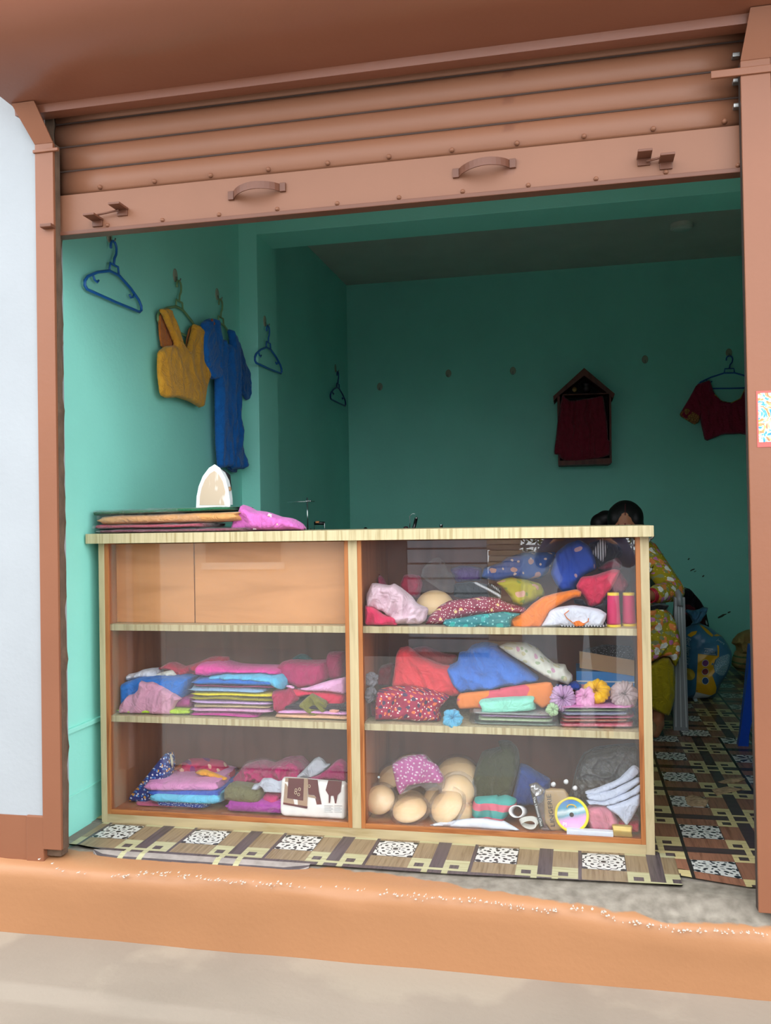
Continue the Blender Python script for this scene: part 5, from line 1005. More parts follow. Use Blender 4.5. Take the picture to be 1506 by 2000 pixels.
pillow('sleeve', None, N_([(1475, 645), (1530, 690), (1560, 760), (1520, 800), (1490, 720)]), 3.945, 0.016, Mm, 182, parent=mb, fold=0.005)
pillow('gold_border', None, N_([(1170, 768), (1195, 738), (1246, 770), (1242, 795), (1225, 803)]), 3.932, 0.006, dotted('gold_brocade', '#a5603f', [('#d9a25a', 90, 0.25)]), 183, parent=mb)
tube('neck_piping', [at(*p, y=3.93) for p in N_([(1300, 692), (1325, 717), (1360, 724), (1395, 707), (1412, 668)])], 0.003, plain('gold_cord', '#b8923c', 0.4), mb, 6)
# little wooden shrine
HS_ = crop(1060, 700, 1220, 1391)
wsr = thing('wall_shrine', at(1140, 905, y=3.9), 'small dark wooden shrine shelf with gable roof on the back wall', 'shrine')
Wd = wood('dark_rosewood', '#6b3428', '#50251c', 2, 8, 0.5, 8)
ys, ye = 3.80, 3.995
def q2(pts): return [(at(a, b, y=ys).x, at(a, b, y=ys).z) for a, b in HS_(pts)]
prism('roof_board', q2([(705, 160), (705, 290), (250, 650), (185, 725), (180, 640)]), ys, ye, Wd, wsr)
prism('roof_board', q2([(705, 160), (1225, 600), (1190, 680), (1130, 610), (705, 290)]), ys, ye, Wd, wsr)
prism('side_board', q2([(245, 640), (290, 620), (290, 1760), (262, 1760)]), ys+0.02, ye, Wd, wsr); prism('side_board', q2([(1130, 610), (1165, 650), (1175, 1760), (1140, 1760)]), ys+0.02, ye, Wd, wsr)
prism('base_board', q2([(262, 1740), (1170, 1690), (1175, 1770), (1120, 1795), (265, 1815)]), ys, ye, Wd, wsr)
prism('middle_shelf', q2([(340, 605), (1130, 580), (1130, 596), (340, 622)]), ys+0.01, ye, Wd, wsr)
prism('back_board', q2([(270, 640), (705, 200), (1150, 620), (1160, 1760), (270, 1780)]), ye-0.012, ye, plain('black_board', '#120f10', 0.8), wsr)
pillow('shrine_curtain', 'dark maroon curtain tied across the wooden shrine', HS_([(330, 625), (375, 630), (390, 670), (460, 715), (520, 715), (880, 665), (1020, 625), (1050, 760), (1100, 1100), (1110, 1380), (1150, 1400), (1150, 1640), (1000, 1690), (700, 1740), (540, 1750), (380, 1745), (290, 1690), (270, 1640), (190, 1630), (230, 1300), (260, 1000)]), 3.815, 0.018, cloth('#8c2036'), 184, cat='curtain', fold=0.010, freq=(22, 1.5), ang=0.0)
c = at(*HS_([(740, 575)])[0], y=3.88); o = lathe('brass_pot', [(0.020, 0), (0.030, 0.012), (0.030, 0.040), (0.026, 0.045), (0.034, 0.052), (0.034, 0.062), (0.01, 0.066)], c, plain('dark_red_pot', '#3a2228', 0.35, 0.3), None, (0, 0, 1), 20); tag(o, 'small dark pot with red lid under the shrine gable', 'pot')
c = at(*HS_([(540, 530)])[0], y=3.86); o = lathe('round_charm', [(0.0005, 0), (0.017, 0.001), (0.018, 0.006), (0.012, 0.009), (0.0005, 0.010)], c, plain('dull_brass', '#8a6434', 0.4, 0.5), None, (0, -1, 0), 20); tag(o, 'round dull brass charm in the shrine gable', 'charm')
# ceiling lamp
cl = thing('ceiling_light', (2.236, 3.2, ZC-0.03), 'small round white ceiling light, switched off', 'light')
lathe('lamp_body', [(0.068, 0.0), (0.068, -0.026), (0.060, -0.030)], (2.236, 3.2, ZC), plain('lamp_white', '#cfcabe', 0.5), cl, seg=30, smooth=False)
lathe('diffuser', [(0.058, -0.028), (0.050, -0.034), (0.0005, -0.036)], (2.236, 3.2, ZC), plain('lamp_diffuser', '#d9d6cd', 0.3), cl, seg=30)
# small chipped spots on the back wall
for k, (px, py, w, h) in enumerate(((1352, 1113, 7, 2), (1410, 1203, 12, 4), (1424, 1196, 4, 2), (1374, 1125, 3, 2), (1345, 1092, 3, 2), (1358, 1116, 3, 1))):
    p = at(px, py, y=YB-0.0015); n = 9; V = [p+Vector((w*0.0032*math.cos(2*math.pi*i/n)*rnd.uniform(.6, 1.1), 0, h*0.0032*math.sin(2*math.pi*i/n)*rnd.uniform(.6, 1.1)+w*0.0012*math.cos(2*math.pi*i/n))) for i in range(n)]
    o = mesh('paint_chip', V+[v+Vector((0, 0.003, 0)) for v in V], [tuple(range(n)), tuple(range(2*n-1, n-1, -1))]+[(i, n+i, n+(i+1) % n, (i+1) % n) for i in range(n)], plain('chipped_plaster', '#3f4a3c', 0.9)); o.parent = bpy.data.objects['wall_back']; o.matrix_parent_inverse = Matrix.Translation(-bpy.data.objects['wall_back'].location)
# sticker on the right guide
stk = thing('wall_sticker', (2.075, -0.0095, 1.2), 'colourful printed sticker with red border on the right guide', 'sticker')
box('sticker_border', 2.043, 2.094, -0.0095, -0.008, 1.203, 1.350, plain('sticker_red', '#c8504a', 0.4), stk)
m, nt, b = nodes_of('sticker_picture'); b.inputs['Roughness'].default_value = 0.35
nz = N(nt, 'ShaderNodeTexNoise'); nz.inputs['Scale'].default_value = 22; nz.inputs['Detail'].default_value = 3; nz.inputs['Distortion'].default_value = 3.5; L(nt, coords(nt), nz.inputs[0])
L(nt, ramp(nt, nz.outputs[0], [(0.30, lin('#1f6fb4')), (0.42, lin('#2d95cf')), (0.5, lin('#d6dfe2')), (0.56, lin('#b7bb6a')), (0.62, lin('#c2574f')), (0.72, lin('#e2b04a'))]), b.inputs['Base Color'])
box('sticker_picture', 2.0468, 2.094, -0.0105, -0.0093, 1.216, 1.3445, m, stk)

# ------------------------------------------------------------------ sewing machines behind the counter
W_tab = wood('sewing_table_top', '#8a6a48', '#6d5036', 0, 10, 0.45, 8); M_blk = plain('black_enamel', '#141416', 0.25); M_ch = plain('chrome', '#c6c8ca', 0.15, 1.0)
def sewing(x, y, lab, tlab):
    t = thing('sewing_table', (x, y, 0), tlab, 'table')
    box('table_top', x-0.24, x+0.24, y-0.2, y+0.22, 0.69, 0.72, W_tab, t, 0.003)
    for sx in (-0.21, 0.21):
        for sy in (-0.16, 0.18): box('leg', x+sx-0.02, x+sx+0.02, y+sy-0.02, y+sy+0.02, 0.0, 0.69, M_blk, t)
    s_ = thing('sewing_machine', (x, y, 0.72), lab, 'sewing machine')
    box('machine_bed', x-0.20, x+0.18, y-0.085, y+0.085, 0.72, 0.762, M_blk, s_, 0.008)
    box('machine_pillar', x+0.09, x+0.17, y-0.04, y+0.04, 0.762, 0.93, M_blk, s_, 0.014); box('machine_arm', x-0.17, x+0.17, y-0.035, y+0.035, 0.90, 0.978, M_blk, s_, 0.018); box('machine_head', x-0.195, x-0.125, y-0.038, y+0.038, 0.84, 0.972, M_blk, s_, 0.012)
    lathe('hand_wheel', [(0.05, -0.009), (0.062, -0.006), (0.062, 0.006), (0.05, 0.009)], (x+0.19, y, 0.935), M_ch, s_, (1, 0, 0), 28)
    tube('needle_bar', [(x-0.16, y-0.01, 0.84), (x-0.16, y-0.01, 0.775)], 0.004, M_ch, s_, 8)
    return s_
p = at(600, 1035, y=1.5)
s1 = sewing(p.x+0.12, 1.5, 'black sewing machine with a thread stand behind the pink cloth', 'wooden sewing table at the left behind the counter')
q = at(600, 972, y=1.5); tube('thread_stand', [(q.x, 1.5, 0.975), (q.x, 1.5, q.z)], 0.0032, M_ch, s1, 8); a = at(566, 981, y=1.5); b_ = at(612, 979, y=1.5)
tube('thread_arm', [(a.x, 1.47, a.z), (q.x, 1.5, a.z+0.002), (b_.x, 1.52, b_.z)], 0.0016, M_ch, s1, 6)
for px in (598, 602, 606): lathe('thread_eye', [(0.005, 0), (0.006, 0.004), (0.003, 0.008)], at(px, 980, y=1.5), M_ch, s1, seg=10)
for (px, py, r, h, mm) in ((629, 1034, 0.012, 0.012, M_ch), (607, 1035, 0.006, 0.016, M_ch)): b_ = at(px, py, y=1.48); lathe('tension_knob', [(r, 0), (r, h*0.4), (r*0.5, h*0.5), (r*0.6, h)], (b_.x, b_.y, 0.985), mm, s1, seg=14)
c0, c1 = at(614, 1022, y=1.46), at(634, 1022, y=1.46); tube('bobbin_winder', [c0, c1], 0.008, M_blk, s1, 10); tube('winder_bracket', [(c0.x, 1.46, 0.97), c0, c0+Vector((0.005, 0, 0.006)), c1, (c1.x, 1.46, 0.97)], 0.0018, M_ch, s1, 6); lathe('thread_reel', [(0.008, 0), (0.008, 0.016)], at(617, 1021, y=1.46), plain('orange_reel', '#b0703c', 0.5), s1, (1, 0, 0), 12)
p = at(812, 1030, y=1.55)
s2 = sewing(p.x+0.10, 1.55, 'black sewing machine with an upright lever behind the right bay', 'wooden sewing table at the middle behind the counter')
c0, c1 = at(808, 1033, y=1.53), at(813, 1013, y=1.53); tube('lever_grip', [c0-Vector((0, 0, 0.02)), c0, c1], 0.0075, M_blk, s2, 10); lathe('lever_tip', [(0.0075, 0), (0.006, 0.006), (0.001, 0.008)], c1, M_ch, s2, c1-c0, 12)
tube('thread_guide', [at(800, 1034, y=1.53), at(801, 1020, y=1.53), at(800, 1008, y=1.53), at(806, 1003, y=1.53), at(812, 1004, y=1.53)], 0.0018, M_ch, s2, 6)
lathe('tension_disc', [(0.012, 0), (0.012, 0.010), (0.006, 0.014)], at(793, 1034, y=1.53), plain('dark_red_pot', '#3a2228', 0.35, 0.3), s2, seg=14)
c0 = at(852, 1032, y=1.53); box('presser_cap', c0.x-0.005, c0.x+0.03, 1.51, 1.54, 0.97, c0.z+0.004, M_ch, s2, 0.004); lathe('cap_screw', [(0.007, 0), (0.007, 0.012), (0.009, 0.013), (0.009, 0.018)], (at(862, 1030, y=1.53).x, 1.525, c0.z), M_ch, s2, seg=12)
c0 = at(714, 1034, y=1.5); lathe('oil_cap', [(0.010, -0.02), (0.010, 0.004), (0.004, 0.010)], (c0.x, 1.5, c0.z), M_blk, s1, seg=12)

# ------------------------------------------------------------------ the woman on the chair
def capsule(p0, p1, r0, r1, seg=14, n=5):
    p0, p1 = Vector(p0), Vector(p1); d = p1-p0; Lh = d.length or 1e-6; prof = []
    for k in range(n+1): a = math.pi/2*k/n; prof.append((max(r0*math.sin(a), 1e-4), -r0*math.cos(a)))
    for k in range(n+1): a = math.pi/2*k/n; prof.append((max(r1*math.cos(a), 1e-4), Lh+r1*math.sin(a)))
    return lathe_vf(prof, p0, d, seg)
def ell(c, r, M=None, seg=20, n=12):
    V, F = lathe_vf([(max(math.sin(math.pi*k/n), 1e-4), -math.cos(math.pi*k/n)) for k in range(n+1)], (0, 0, 0), (0, 0, 1), seg)
    V = [Vector((v.x*r[0], v.y*r[1], v.z*r[2])) for v in V]
    if M is not None: V = [M @ v for v in V]
    return [v+Vector(c) for v in V], F
def fused(name, vfs, mat, parent, vox=0.009, it=4):
    V, F = merge(*vfs); o = mesh(name, V, F, mat, parent, True)
    m = o.modifiers.new('fuse', 'REMESH'); m.mode = 'VOXEL'; m.voxel_size = vox; m.use_smooth_shade = True
    s_ = o.modifiers.new('soften', 'SMOOTH'); s_.iterations = it; s_.factor = 0.5
    return o
SKIN = plain('brown_skin', '#a5694a', 0.55, var=0.04); HAIR = plain('black_hair', '#0c0a0b', 0.55, spec=0.3)
wm = thing('person', (1.82, 2.2, 0), 'woman in a mustard flowered kurta bent over her sewing behind the counter', 'person')
HC = Vector((1.813, 2.13, 0.997)); RH = Matrix.Rotation(math.radians(22), 4, 'X') @ Matrix.Rotation(math.radians(-4), 4, 'Z'); h3 = RH.to_3x3()
hd = lambda x, y, z: HC+h3 @ Vector((x, y, z))
body = [ell(HC, (0.072, 0.088, 0.108), h3), ell(hd(0, -0.035, -0.055), (0.050, 0.050, 0.058), h3), capsule(hd(0, -0.088, 0.0), hd(0, -0.102, -0.030), 0.008, 0.014), ell(hd(0, -0.078, -0.068), (0.022, 0.012, 0.006), h3), ell(hd(0, -0.078, -0.080), (0.020, 0.012, 0.007), h3), ell(hd(0, -0.066, -0.105), (0.022, 0.022, 0.018), h3),
        ell(hd(-0.074, 0.005, -0.01), (0.008, 0.018, 0.028), h3), ell(hd(0.074, 0.005, -0.01), (0.008, 0.018, 0.028), h3), ell(hd(-0.03, -0.076, 0.022), (0.02, 0.014, 0.008), h3), ell(hd(0.03, -0.076, 0.022), (0.02, 0.014, 0.008), h3),
        capsule((1.812, 2.185, 0.95), (1.812, 2.235, 0.86), 0.042, 0.046), ell((1.815, 2.26, 0.76), (0.115, 0.085, 0.13)), ell((1.815, 2.29, 0.58), (0.115, 0.09, 0.12)), ell((1.815, 2.30, 0.50), (0.14, 0.10, 0.07))]
for sg in (1, -1):
    sx = lambda d: 1.815+sg*d
    el_, wr_, kn = (2.035, 2.10, 0.662) if sg == 1 else (1.595, 2.10, 0.662), (1.895, 1.955, 0.648) if sg == 1 else (1.735, 1.955, 0.648), (1.955 if sg == 1 else 1.70, 1.93, 0.495)
    body += [capsule((sx(0.105), 2.24, 0.855), el_, 0.046, 0.036), capsule(el_, wr_, 0.036, 0.025)]
    hx = Vector((1.835 if sg == 1 else 1.795, 1.925, 0.640)); wv = Vector(wr_); dv = (hx-wv).normalized(); sv = dv.cross(Vector((0, 0, 1))).normalized()*(-sg)
    body.append(capsule(wv, hx, 0.024, 0.027))
    for k in range(4):
        b0 = hx+sv*(0.026-0.0165*k)+dv*0.012; ln = (0.040, 0.045, 0.042, 0.033)[k]; mid = b0+dv*ln*0.6+Vector((0, 0, -0.004)); tip = mid+dv*ln*0.35+Vector((0, 0, -ln*0.5)); body += [capsule(b0, mid, 0.0088, 0.0082, 8, 3), capsule(mid, tip, 0.0082, 0.0068, 8, 3)]
    th0 = wv+dv*0.02+sv*0.022; th1 = th0+dv*0.028+sv*0.022+Vector((0, 0, -0.012)); body += [capsule(th0, th1, 0.011, 0.009, 8, 3), capsule(th1, th1+dv*0.022-Vector((0, 0, 0.006)), 0.009, 0.007, 8, 3)]
    body += [capsule((sx(0.075), 2.29, 0.50), kn, 0.075, 0.055), capsule(kn, (kn[0]-0.02, 1.905, 0.085), 0.050, 0.030), capsule((kn[0]-0.02, 1.91, 0.05), (kn[0]-0.045, 1.80, 0.030), 0.030, 0.024)]
fused('body', body, SKIN, wm, 0.0075, 3)
# hair: smooth cap parted in the middle, knotted at the back
hair = [ell(hd(0, 0.014, 0.020), (0.089, 0.093, 0.096), h3), ell(hd(0.055, 0.0, 0.03), (0.034, 0.070, 0.06), h3), ell(hd(-0.055, 0.0, 0.03), (0.034, 0.070, 0.06), h3), ell(hd(0.080, -0.01, -0.03), (0.014, 0.035, 0.05), h3), ell(hd(-0.075, 0.03, -0.02), (0.016, 0.03, 0.05), h3)]
ho = fused('hair', hair, HAIR, wm, 0.007, 3)
kn_ = at(1170, 1022, y=2.22); fused('hair_knot', [ell(kn_, (0.045, 0.045, 0.05)), ell(kn_+Vector((0.035, 0.01, 0.025)), (0.05, 0.05, 0.042)), capsule(kn_, kn_+Vector((-0.02, 0.03, -0.10)), 0.034, 0.02)], HAIR, wm, 0.008, 3)
# parting
from mathutils.bvhtree import BVHTree
dpg = bpy.context.evaluated_depsgraph_get(); dpg.update()
def bvh_of(o):
    bpy.context.view_layer.update(); d = bpy.context.evaluated_depsgraph_get(); e = o.evaluated_get(d); me = e.to_mesh(); mw = o.matrix_world
    t = BVHTree.FromPolygons([mw @ v.co for v in me.vertices], [tuple(p.vertices) for p in me.polygons]); e.to_mesh_clear(); return t
bh = bvh_of(ho); pts = []
for k in range(7):
    d = h3 @ Vector((0.0, -math.cos(math.radians(48+6*k)), math.sin(math.radians(48+6*k)))); r = bh.ray_cast(HC+d*0.3, -d)
    if r[0] is not None: pts.append(r[0])
if len(pts) > 2: tube('vermilion_parting', pts, 0.0026, plain('vermilion_powder', '#451418', 0.9), wm, 6)
p = hd(0, -0.088, 0.035); lathe('bindi', [(0.0045, -0.004), (0.0045, 0.002), (0.001, 0.003)], p+h3 @ Vector((0, -0.004, 0)), plain('vermilion', '#7c2228', 0.7), wm, h3 @ Vector((0, -1, 0.2)), 10)
for sx_ in (-0.03, 0.03): lathe('eyebrow', [(0.004, -0.003), (0.004, 0.002)], hd(sx_, -0.090, 0.030), HAIR, wm, h3 @ Vector((0, -1, 0)), 8)
KURTA = dotted('mustard_garden_print', '#a8951c', [('#d07ab0', 19, 0.22), ('#e88a4c', 17, 0.26), ('#8f9468', 24, 0.24), ('#ece8e2', 13, 0.19), ('#f0d860', 40, 0.10)], shine=0.8, ragged=2.4)
ku = [ell((1.815, 2.26, 0.77), (0.135, 0.100, 0.135)), ell((1.815, 2.22, 0.73), (0.125, 0.085, 0.085)), ell((1.815, 2.29, 0.58), (0.135, 0.105, 0.13)), ell((1.815, 2.30, 0.50), (0.165, 0.12, 0.085)), capsule((1.812, 2.215, 0.90), (1.812, 2.24, 0.85), 0.050, 0.075)]
for sg in (1, -1):
    el_ = (2.035, 2.10, 0.662) if sg == 1 else (1.595, 2.10, 0.662); wr_ = (1.955, 2.02, 0.655) if sg == 1 else (1.675, 2.02, 0.655)
    ku += [capsule((1.815+sg*0.105, 2.24, 0.855), el_, 0.060, 0.055), capsule(el_, wr_, 0.053, 0.048), capsule((1.815+sg*0.08, 2.28, 0.51), (1.955 if sg == 1 else 1.70, 1.95, 0.50), 0.088, 0.078)]
fused('kurta', ku, KURTA, wm, 0.009, 3)
L_ = crop(1050, 940, 1506)
pillow('kurta_skirt', None, L_([(640, 870), (700, 820), (800, 800), (860, 850), (900, 920), (920, 1020), (925, 1120), (890, 1195), (865, 1170), (850, 1130), (800, 1125), (722, 1170), (640, 1180)]), 1.89, 0.05, KURTA, 190, parent=wm, fold=0.008, back=2.0)
lace = striped('white_lace', '#e2ded6', '#4a423c', 160, 0)
pillow('collar_lace', None, L_([(690, 400), (700, 375), (760, 345), (752, 362), (715, 400), (692, 410)]), 2.115, 0.008, lace, 191, parent=wm); pillow('front_lace', None, L_([(695, 560), (705, 530), (735, 560), (750, 535), (740, 580), (700, 605)]), 2.125, 0.008, plain('lace_white', '#dcd8d2', 0.8), 192, parent=wm)
MUST = cloth('#a8940e')
fused('trousers', [capsule((1.70, 1.95, 0.48), (1.69, 1.92, 0.16), 0.07, 0.075), capsule((1.955, 1.96, 0.46), (1.955, 1.94, 0.2), 0.065, 0.06)], MUST, wm, 0.012, 3)
pillow('trouser_leg', None, L_([(640, 1180), (722, 1172), (800, 1128), (850, 1130), (880, 1190), (890, 1280), (885, 1400), (850, 1512), (800, 1495), (740, 1470), (640, 1440)]), 1.895, 0.05, MUST, 193, parent=wm, fold=0.007, freq=(14, 2), ang=0, back=1.6)
c = Vector((1.925, 1.985, 0.650)); d = (Vector((1.895, 1.955, 0.648))-Vector((2.035, 2.10, 0.662))).normalized()
for k in range(3): a_ = d.orthogonal().normalized(); b_ = d.cross(a_); tube('bangle', [c+d*(0.009*k-0.004)+(a_*math.cos(q)+b_*math.sin(q))*0.033 for q in [j*math.pi/10 for j in range(20)]], 0.0032, plain('red_glass_bangle', '#b01f33', 0.2), wm, 6, True)
# sandal
sd = pillow('sandal', None, L_([(735, 1540), (760, 1560), (768, 1600), (755, 1640), (735, 1645), (700, 1640), (690, 1560)]), 1.80, 0.035, plain('tan_sandal', '#b58a62', 0.6), 194, parent=wm, fold=0.001, back=1.5)
o = pillow('sewing_piece', 'black cloth piece lying in the woman\'s lap', L_([(690, 830), (720, 800), (790, 792), (850, 800), (830, 830), (760, 835)]), 1.86, 0.015, cloth('#17161a'), 195)
# grey plastic armchair
GP = plain('grey_moulded_plastic', '#85888c', 0.28, var=0.05)
ch = thing('plastic_armchair', (1.80, 2.25, 0), 'grey moulded plastic armchair the woman sits on', 'chair')
box('seat', 1.56, 2.04, 2.0, 2.47, 0.385, 0.405, GP, ch, 0.008)
V, F = [], []
for i in range(13):
    x = 1.57+0.46*i/12; b_ = 0.05*math.cos((i-6)/6*1.3)
    for z, yy in ((0.40, 2.43), (0.55, 2.47), (0.72, 2.51), (0.86-0.03*abs(i-6)/6, 2.54)): V += [(x, yy+b_, z)]
    if i: F += [((i-1)*4+k, i*4+k, i*4+k+1, (i-1)*4+k+1) for k in range(3)]
o = mesh('backrest', V, F, GP, ch, True); m = o.modifiers.new('thick', 'SOLIDIFY'); m.thickness = 0.012
for x, y, top in ((2.045, 2.0, 0.64), (1.555, 2.0, 0.64), (2.03, 2.48, 0.42), (1.57, 2.48, 0.42)):
    sg = 1 if x > 1.8 else -1
    lg = prism('leg', [(x-0.034, 0.0), (x+0.034, 0.0), (x+0.030, top), (x-0.018 if sg > 0 else x-0.030, top)], y-0.016, y+0.03, GP, ch)
    for k in range(3): prism('leg_rib', [(x-0.024+k*0.024-0.003, 0.02), (x-0.024+k*0.024+0.003, 0.02), (x-0.012+k*0.012+0.002, top-0.04), (x-0.012+k*0.012-0.002, top-0.04)], y-0.021, y-0.015, plain('pale_rib', '#b4b7bb', 0.25), lg)
for sg, x in ((1, 2.05), (-1, 1.55)): tube('armrest', [(x, 1.985, 0.60), (x, 1.99, 0.640), (x, 2.10, 0.655), (x, 2.35, 0.665), (x-sg*0.01, 2.50, 0.70)], 0.030, GP, ch, 10, ry=0.014)
# ------------------------------------------------------------------ bags, sacks, stool at the back
R_ = crop(1320, 1180, 1480, 1455)
rb = thing('rice_bag', at(1385, 1370, y=2.78), 'blue and yellow printed rice bag tied at the top beside the chair', 'bag')
Mblue = plain('bag_blue_film', '#3f6f92', 0.35, var=0.05)
rbody = pillow('bag_body', None, R_([(130, 1690), (95, 1000), (88, 520), (140, 430), (260, 372), (300, 320), (420, 330), (600, 410), (700, 480), (840, 590), (930, 720), (1000, 860), (990, 1050), (910, 1240), (800, 1400), (740, 1560), (650, 1640), (500, 1710), (400, 1742), (330, 1735), (220, 1710)]), 2.80, 0.10, Mblue, 200, parent=rb, fold=0.008, zf=0.003, freq=(7, 4), rim=0.09, back=1.0)
pillow('tied_neck', None, R_([(250, 375), (300, 320), (250, 220), (150, 120), (200, 90), (330, 110), (420, 80), (480, 50), (575, 60), (545, 170), (470, 260), (430, 335)]), 2.74, 0.03, Mblue, 201, parent=rb, fold=0.014, freq=(30, 12))
bb = bvh_of(rbody)
def on_surface(P, off=0.0015):
    r = bb.ray_cast(Vector((P.x, 2.3, P.z)), Vector((0, 1, 0))); return Vector((P.x, (r[0].y if r[0] is not None else P.y)-off, P.z))
def decal(name, px, mat, parent, off=0.0015):
    P2 = [(at(a, b, y=2.70).x, at(a, b, y=2.70).z) for a, b in px]
    V, F = pillow_vf(P2, lambda u, v, o: (u, 2.7, v), 0.0001, 1, 0.0, 0.0, dens=16, sm=0)
    V = [on_surface(Vector(v), off) for v in V]; n = len(V); h = len(F)//2
    return mesh(name, V+[v+Vector((0, 0.001, 0)) for v in V], F[:h]+[tuple(i+n for i in f)[::-1] for f in F[:h]], mat, parent, True)
def circ(cx, cy, r, n=22): return R_([(cx+r*math.cos(2*math.pi*k/n), cy+r*math.sin(2*math.pi*k/n)) for k in range(n)])
Yel = plain('bag_yellow_print', '#e0a41c', 0.35); Wp = plain('bag_white_print', '#d5dce0', 0.4)
decal('yellow_panel', R_([(390, 875), (735, 915), (735, 725), (765, 735), (765, 930), (700, 980), (665, 1080), (690, 1200), (645, 1260), (700, 1400), (735, 1500), (720, 1600), (640, 1625), (355, 1560)]), Yel, rb)
decal('white_panel', R_([(355, 1562), (640, 1628), (560, 1680), (400, 1735), (322, 1728)]), Wp, rb)
decal('rice_bowl', R_([(680, 1080), (720, 970), (800, 920), (940, 890), (980, 920), (965, 1060), (930, 1180), (880, 1280), (780, 1270), (700, 1200)]), dotted('rice_grains', '#8fb4c6', [('#2f5568', 110, 0.17), ('#dfe8ec', 90, 0.18)]), rb, 0.003)
decal('gold_medal', circ(235, 1255, 105), plain('bag_gold_print', '#d8b448', 0.35), rb, 0.002)
for cy, c in ((1040, '#7a3a78'), (1195, '#8a3a44'), (1355, '#1f3f78')): decal('badge_ring', circ(520, cy, 64), Wp, rb, 0.0025); decal('badge', circ(520, cy, 56), plain('badge'+c, c, 0.4), rb, 0.0038)
decal('gold_leaf', R_([(440, 385), (480, 390), (600, 480), (680, 560), (650, 585), (560, 520)]), Yel, rb, 0.003); decal('gold_leaf', R_([(215, 560), (290, 500), (385, 478), (360, 530), (270, 590)]), Yel, rb, 0.003); decal('gold_leaf', R_([(690, 560), (760, 552), (840, 590), (720, 582)]), Yel, rb, 0.003)
def bag_text(nm, s_, a, b, size, mat, up_flip=1):
    p, q = at(*R_([a])[0], y=2.70), at(*R_([b])[0], y=2.70); r = q-p; o = text(nm, s_, size, (p+q)/2, r, r.cross(Vector((0, 1, 0))), mat, rb, maxw=r.length, shear=0.25)
    mw = Matrix.Translation(o.location)
    for v in o.data.vertices: w = on_surface(mw @ v.co, 0.0045+0.0); v.co = w-o.location
    return o
bag_text('bag_lettering', 'Best Jeera Rice', (235, 600), (215, 1080), 0.030, Wp); bag_text('brand_lettering', 'PATAK', (500, 830), (690, 850), 0.020, Wp); bag_text('medal_lettering', 'KARINA', (205, 1160), (200, 1345), 0.012, plain('bag_brown_print', '#6a5a2a', 0.5)); bag_text('side_lettering', 'Jeera', (740, 625), (880, 720), 0.018, Wp)
decal('brand_rule', R_([(500, 775), (655, 790), (655, 797), (500, 783)]), Wp, rb, 0.004); decal('brand_rule', R_([(495, 865), (705, 885), (705, 893), (495, 873)]), Wp, rb, 0.004)
pillow('carry_bag', 'black bag with white print behind the rice bag', L_([(870, 900), (880, 720), (935, 680), (985, 695), (1050, 770), (1085, 830), (1100, 900), (1110, 960), (1000, 1000), (930, 1000), (930, 1300), (880, 1300)]), 2.98, 0.06, dotted('black_bag_print', '#15121a', [('#c9c9cc', 9, 0.13), ('#5a1a24', 7, 0.25)]), 205, cat='bag', fold=0.014, zf=0.003)
TAN = dotted('woven_sack', '#b3905c', [('#8a7a48', 60, 0.18)]); TAN2 = striped('green_striped_sack', '#a8895a', '#5f7048', 26, 2, 0.85, 0.25)
pillow('grain_sack', 'tan woven sack on the bottom against the back wall', R_([(985, 1130), (1000, 1010), (1050, 880), (1200, 830), (1380, 820), (1700, 830), (1750, 1100), (1700, 1300), (1300, 1290), (1100, 1230)]), 3.68, 0.12, TAN2, 206, cat='sack', fold=0.02, rim=0.1)
bpy.data.objects['grain_sack'].location.z = 0.0
pillow('grain_sack', 'tan woven sack with bunched mouth resting on the lower sack', R_([(985, 690), (1010, 620), (1100, 520), (1250, 455), (1380, 435), (1650, 440), (1720, 640), (1650, 850), (1400, 890), (1180, 890), (1080, 850), (1060, 740)]), 3.68, 0.11, TAN, 207, cat='sack', fold=0.022, rim=0.09, freq=(14, 8))
st = thing('plastic_stool', (2.485, 1.56, 0), 'blue plastic stool half hidden by the right shutter guide', 'stool')
BS = plain('blue_stool_plastic', '#1747b0', 0.3)
box('seat', 2.34, 2.66, 1.41, 1.72, 0.455, 0.48, BS, st, 0.012)
for sx in (-1, 1):
    for sy in (-1, 1):
        x0, y0 = 2.482+sx*0.20, 1.565+sy*0.185; x1, y1 = 2.482+sx*0.13, 1.565+sy*0.125
        V = []
        for (x, y, z, w) in ((x0, y0, 0.0, 0.022), (x0-sx*0.006, y0-sy*0.005, 0.05, 0.019), ((x0+x1)/2, (y0+y1)/2, 0.25, 0.026), (x1, y1, 0.458, 0.042)):
            V += [(x-w, y-w, z), (x+w, y-w, z), (x+w, y+w, z), (x-w, y+w, z)]
        F = [(3, 2, 1, 0), (12, 13, 14, 15)]+[(4*i+k, 4*i+(k+1) % 4, 4*i+4+(k+1) % 4, 4*i+4+k) for i in range(3) for k in range(4)]
        mesh('leg', V, F, BS, st)
for sy in (-1, 1): box('stretcher', 2.34, 2.66, 1.565+sy*0.157-0.008, 1.565+sy*0.157+0.008, 0.19, 0.225, BS, st, 0.003)
